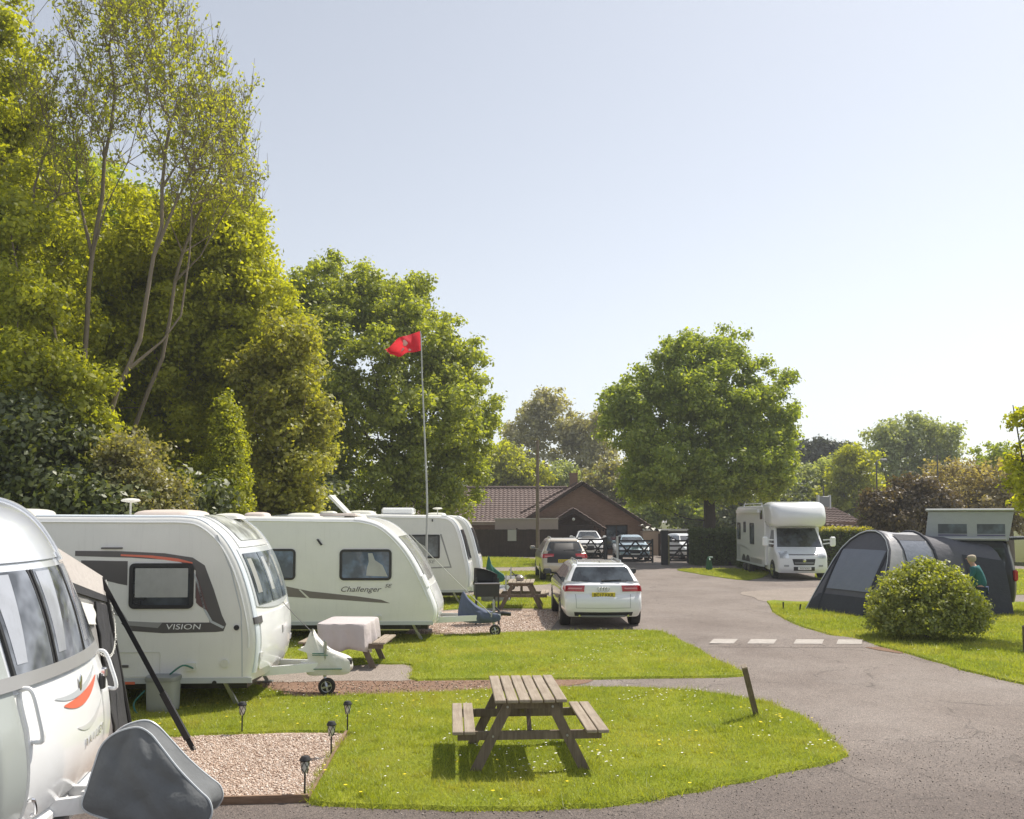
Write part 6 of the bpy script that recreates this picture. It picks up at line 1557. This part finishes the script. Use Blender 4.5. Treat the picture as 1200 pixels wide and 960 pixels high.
MB().lathe([(0,-.05),(.1,0),(0,.05)], (pxc,-1.7,2.35),'y',10).build('lamp', CREAM, bld)
dw = bx(722, BD)-ga
wn = MB().box((dw,-.02,1.15),(1.35,.08,1.5)).build('window', GLASS, bld)
MB().box((dw,-.06,1.93),(1.45,.06,.08)).box((dw,-.06,.38),(1.45,.06,.08)).box((dw-.70,-.06,1.15),(.08,.06,1.6)).box((dw+.70,-.06,1.15),(.08,.06,1.6)).box((dw,-.06,1.15),(.07,.06,1.6)).build('frame', DWOOD, wn)
# long left wing
lx0, lx1 = bx(470, 62)-ga, 1.0; rz2, ez2 = 4.62, 2.2
MB().box(((lx0-.2)/2, 6.8, ez2/2), (-lx0-.2, 9.0, ez2)).build('wall', BRICK, bld, smooth=False)
tiled_slope('roof', (lx0,1.7,ez2-.1),(-.4,1.7,ez2-.1),(-.4,6.8,rz2),(lx0,6.8,rz2), bld); tiled_slope('roof', (lx0,11.9,ez2-.1),(-.4,11.9,ez2-.1),(-.4,6.8,rz2),(lx0,6.8,rz2), bld)
MB().tube([(lx0,6.8,rz2+.05),(-.6,6.8,rz2+.05)],.12,8).build('ridge', TILE, bld)
MB().box(((lx0-.4)/2,1.62,ez2-.12),(-lx0-.5,.06,.26)).tube([(lx0,1.55,ez2-.05),(-.6,1.55,ez2-.05)],.07,8).build('fascia', FASC, bld)
MB().beam((w0-.75,.6,ez+.5),(-.25,.6,rz_+.0),.12,.12).build('verge', TILE, bld)
# flat canopy
cx0, cx1 = bx(580, 57.5), bx(654, 57.5)
cp = thing('flat_canopy', 'long flat-roofed wooden shelter with a pale edge in front of the tiled roof', 'shelter', ((cx0+cx1)/2, 57.5, 0))
MB().box((0,1,1.98),(cx1-cx0,2.0,.72)).build('fascia', FASC, cp); MB().box((0,1,2.38),(cx1-cx0+.1,2.1,.07)).build('roof_edge', paint('edge_pale',(.5,.46,.42),.6), cp)
for x in np.linspace(-(cx1-cx0)/2+.1,(cx1-cx0)/2-.1,5): MB().box((x,.1,.82),(.12,.12,1.64)).build('post', DWOOD, cp)
# dark timber fence
def board_fence(name, label, x0, x1, y, h, mat, lean=0):
    t = thing(name, label, 'fence', ((x0+x1)/2, y, 0)); m = MB(); n = int((x1-x0)/.15)
    for i in range(n):
        x = x0-(x0+x1)/2+(i+.5)*(x1-x0)/n; m.box((x, (.012 if i % 2 else -.012), h/2), ((x1-x0)/n*1.05, .02, h+random.uniform(-.02,.02)))
    m.build('boards', mat, t)
    for x in np.linspace(x0, x1, max(2, int((x1-x0)/2.4)+1)): MB().box((x-(x0+x1)/2, .06, h/2+.04), (.1,.1,h+.08)).build('post', mat, t)
    return t
board_fence('timber_fence', 'dark brown close-boarded fence running below the flat shelter', bx(505,56.5), bx(656,56.5), 56.5, 1.72, DWOOD)
o_ = MB().box((0,0,0),(.55,.03,.70)).build('notice_board', paint('notice_pale',(.42,.42,.42),.5), None); o_.location = (bx(600,56.4), 56.40, 1.35)
tag(o_, 'small pale notice panel fixed to the dark timber fence', 'notice')
board_fence('timber_fence', 'dark brown fence panel to the right of the parked blue car', bx(772,58), bx(880,58), 58, 1.35, DWOOD)
# low outbuildings beyond the gate
sh_ = thing('outbuilding', 'long low dark outbuilding with a pale roof edge behind the gate and hedge', 'building', (bx(815,66), 66, 0))
MB().box((0,2,.72),(7.5,4,1.44)).build('wall', DWOOD, sh_); MB().box((0,2,1.5),(7.8,4.4,.12)).build('roof', DKGREY, sh_); MB().box((0,-.25,1.5),(7.8,.06,.07)).build('gutter', CREAM, sh_)
wl = thing('brick_hut', 'small pale hut with a lumpy white sheet on its roof, beside the blue car', 'hut', (bx(763,58.6), 58.6, 0))
MB().box((0,1,.78),(1.1,2,1.56)).build('wall', paint('hut_render',(.42,.32,.25),.8,0,.3), wl)
m = MB(); rows = [[(-.65+1.3*i/10, y, 1.66+.16*math.sin(i*1.9)*math.sin(y*2+1)+.30*(1-i/10)**2) for i in range(11)] for y in (-.1,.6,1.3,2)]
m.grid(rows); m.build('sheet', CREAM, wl, angle=60)
# second roof by the golden hedge
rb = thing('cottage', 'low cottage with a brown tiled roof showing above the golden hedge', 'building', (bx(985,56), 56, 0))
MB().box((0,3,1.1),(5.0,5,2.2)).build('wall', BRICK, rb, smooth=False)
tiled_slope('roof', (-4,.3,2.25),(2.3,.3,1.75),(.6,3,3.15),(-4,3,3.15), rb)
tiled_slope('roof', (-4,5.7,2.25),(2.3,5.7,1.75),(.6,3,3.15),(-4,3,3.15), rb)
# ------------------------------------------------------------------ gates
GB = paint('gate_black', (.015,.015,.016), .5, .05, .2)
def gate(label, x0, x1, y, h=1.25, sw=1):
    t = thing('field_gate', label, 'gate', ((x0+x1)/2, y, 0), 0, 'black field gates'); w = (x1-x0)/2
    for z in np.linspace(.2, h, 5): MB().box((0,0,z),(2*w,.04,.09)).build('bar', GB, t)
    for x in (-w, w): MB().box((x,0,h/2+.1),(.09,.05,h)).build('stile', GB, t)
    for a, b in (((-w,.2),(0,h)),((0,h),(w,.2)),((-w,h),(0,.2)),((0,.2),(w,h))) if sw == 1 else (((-w,.2),(w,h)),): MB().beam((a[0],-.04,a[1]),(b[0],-.04,b[1]),.03,.08).build('brace', GB, t)
    return t
gate('wide black field gate with crossed braces in front of the pale blue car', bx(724,47.5), bx(764,47.5), 47.5)
gate('narrower black field gate next to the hedge, in front of the grey-white car', bx(783,47.5), bx(805,47.5), 47.5, sw=0)
gate('black field gate at the left, in front of the white parked car', bx(676,50.5), bx(708,50.5), 50.5)
for px, lb, ww, hh, mt in ((778, 'thick black gate post with a broad dark notice, middle of the two gates', .36, 1.75, GB), (723, 'pale slim gate post left of the blue car', .10, 1.45, CREAM), (782.5, 'slim post with a pale yellow top beside the thick black gate post', .10, 1.5, paint('post_yellowish', (.22,.20,.10), .6)), (710, 'slim dark gate post right of the white parked car', .12, 1.4, GB)):
    q = thing('gate_post', lb, 'gate post', (bx(px,47.4), 47.4, 0)); MB().box((0,0,hh/2),(ww,.14,hh)).box((0,0,hh+.02),(ww*1.1,.17,.05)).build('post', mt, q)
# ------------------------------------------------------------------ poles
def pole(name, label, px, D, ytop, r, mat, lean=0, arm=None, cat='pole'):
    b = Vector((bx(px, D), D, 0)); tp = P(px, ytop, D); t = thing(name, label, cat, b); h = tp.z
    MB().tube([(0,0,-.1),(lean,0,h)], [r, r*.8], 10).build('shaft', mat, t)
    if arm == 'lamp':
        MB().tube([(0,0,h-.1),(.0,0,h+.05),(.25,0,h+.1)], .03, 6).box((.35,0,h+.1),(.35,.16,.1),bev=.03).build('lamp_head', GREYP, t)
    return t
PW = wood('pole_wood', (.16,.12,.09), (.30,.24,.19), .5, 2)
pole('wooden_pole', 'round wooden pole in front of the tiled roof, just left of the champagne SUV', 630, 50, 516, .11, PW, 0)
pole('lamp_post', 'thin dark lamp post above the golden hedge, left of the domed willow', 1028.5, 48, 541, .05, DKGREY, -.05, 'lamp', 'lamp post')
pole('bare_pole', 'thin dark upright pole among the brown trees on the right', 1100, 50, 533, .05, DKGREY, -.03)
q = thing('signal_box', 'grey box with a white frame on a short pole behind the motorhome roof', 'utility box', (bx(965,50), 50, 0)); hh = P(965,588,50).z
MB().tube([(0,0,0),(0,0,hh+.9)], .05, 8).build('pole', DKGREY, q); MB().box((0,0,hh),(.55,.3,.6),bev=.03).build('box', GREYP, q); MB().box((-.32,0,hh),(.08,.3,.75)).box((.32,0,hh),(.08,.3,.75)).build('frame', WHITE2, q)
q = G(918, 715); o = MB().tube([(0,0,0),(0,0,.22)], .02, 6).build('tent_peg', BLACKP, None); o.location = (q.x, q.y, 0); tag(o, 'dark peg in the lawn left of the tent, closer to the road', 'peg', 'tent pegs')
q = G(937, 717); o = MB().tube([(0,0,0),(.03,0,.2)], .02, 6).build('tent_peg', BLACKP, None); o.location = (q.x, q.y, 0); tag(o, 'dark peg in the lawn right beside the tent corner', 'peg', 'tent pegs')

# ------------------------------------------------------------------ light
HAZE = .0008
w = bpy.data.worlds.new('World'); scene.world = w; w.use_nodes = True; nt = w.node_tree; nt.nodes.clear()
SUN_EL, SUN_AZ = R(59), R(52)
sky = nt.nodes.new('ShaderNodeTexSky'); sky.sky_type = 'NISHITA'; sky.sun_disc = False; sky.sun_elevation = SUN_EL; sky.sun_rotation = SUN_AZ
sky.air_density = 1.0; sky.dust_density = 1.0; sky.ozone_density = .35; sky.altitude = 0
bgn = nt.nodes.new('ShaderNodeBackground'); bgn.inputs[1].default_value = .108
on = nt.nodes.new('ShaderNodeOutputWorld'); hs = nt.nodes.new('ShaderNodeHueSaturation'); hs.inputs['Saturation'].default_value = .42; nt.links.new(sky.outputs[0], hs.inputs['Color']); nt.links.new(hs.outputs[0], bgn.inputs[0]); nt.links.new(bgn.outputs[0], on.inputs[0])
sd_ = bpy.data.lights.new('sun', 'SUN'); sd_.energy = 3.9; sd_.angle = R(.55); sd_.color = (1, .93, .82); so = bpy.data.objects.new('sun', sd_); COL.objects.link(so)
dv = Vector((math.sin(SUN_AZ)*math.cos(SUN_EL), math.cos(SUN_AZ)*math.cos(SUN_EL), math.sin(SUN_EL))); so.rotation_euler = (-dv).to_track_quat('-Z', 'Y').to_euler(); so.location = dv*60
scene.view_settings.view_transform = 'Standard'; scene.view_settings.look = 'None'; scene.view_settings.exposure = .6; scene.view_settings.gamma = 1
scene.view_settings.use_curve_mapping = False
scene.render.engine = 'CYCLES'; cy = scene.cycles
cy.max_bounces = 7; cy.diffuse_bounces = 4; cy.glossy_bounces = 3; cy.transmission_bounces = 6; cy.transparent_max_bounces = 8; cy.volume_bounces = 0; cy.volume_step_rate = 10
# the air between the camera and the far trees
hz_ = MB().box((0, 165, 29), (590, 400, 60)).build('haze', (lambda t: (t.l(t.n('ShaderNodeVolumePrincipled', i_Density=HAZE, i_Color=(.93,.95,1,1), i_Anisotropy=.2).outputs[0], t.out.inputs['Volume']), t.m)[1])(NT('haze_air')), None, smooth=False); tag(hz_, kind='stuff')
cy.use_denoising = True; cy.sample_clamp_indirect = 8
try: cy.denoiser = 'OPENIMAGEDENOISE'
except Exception: pass
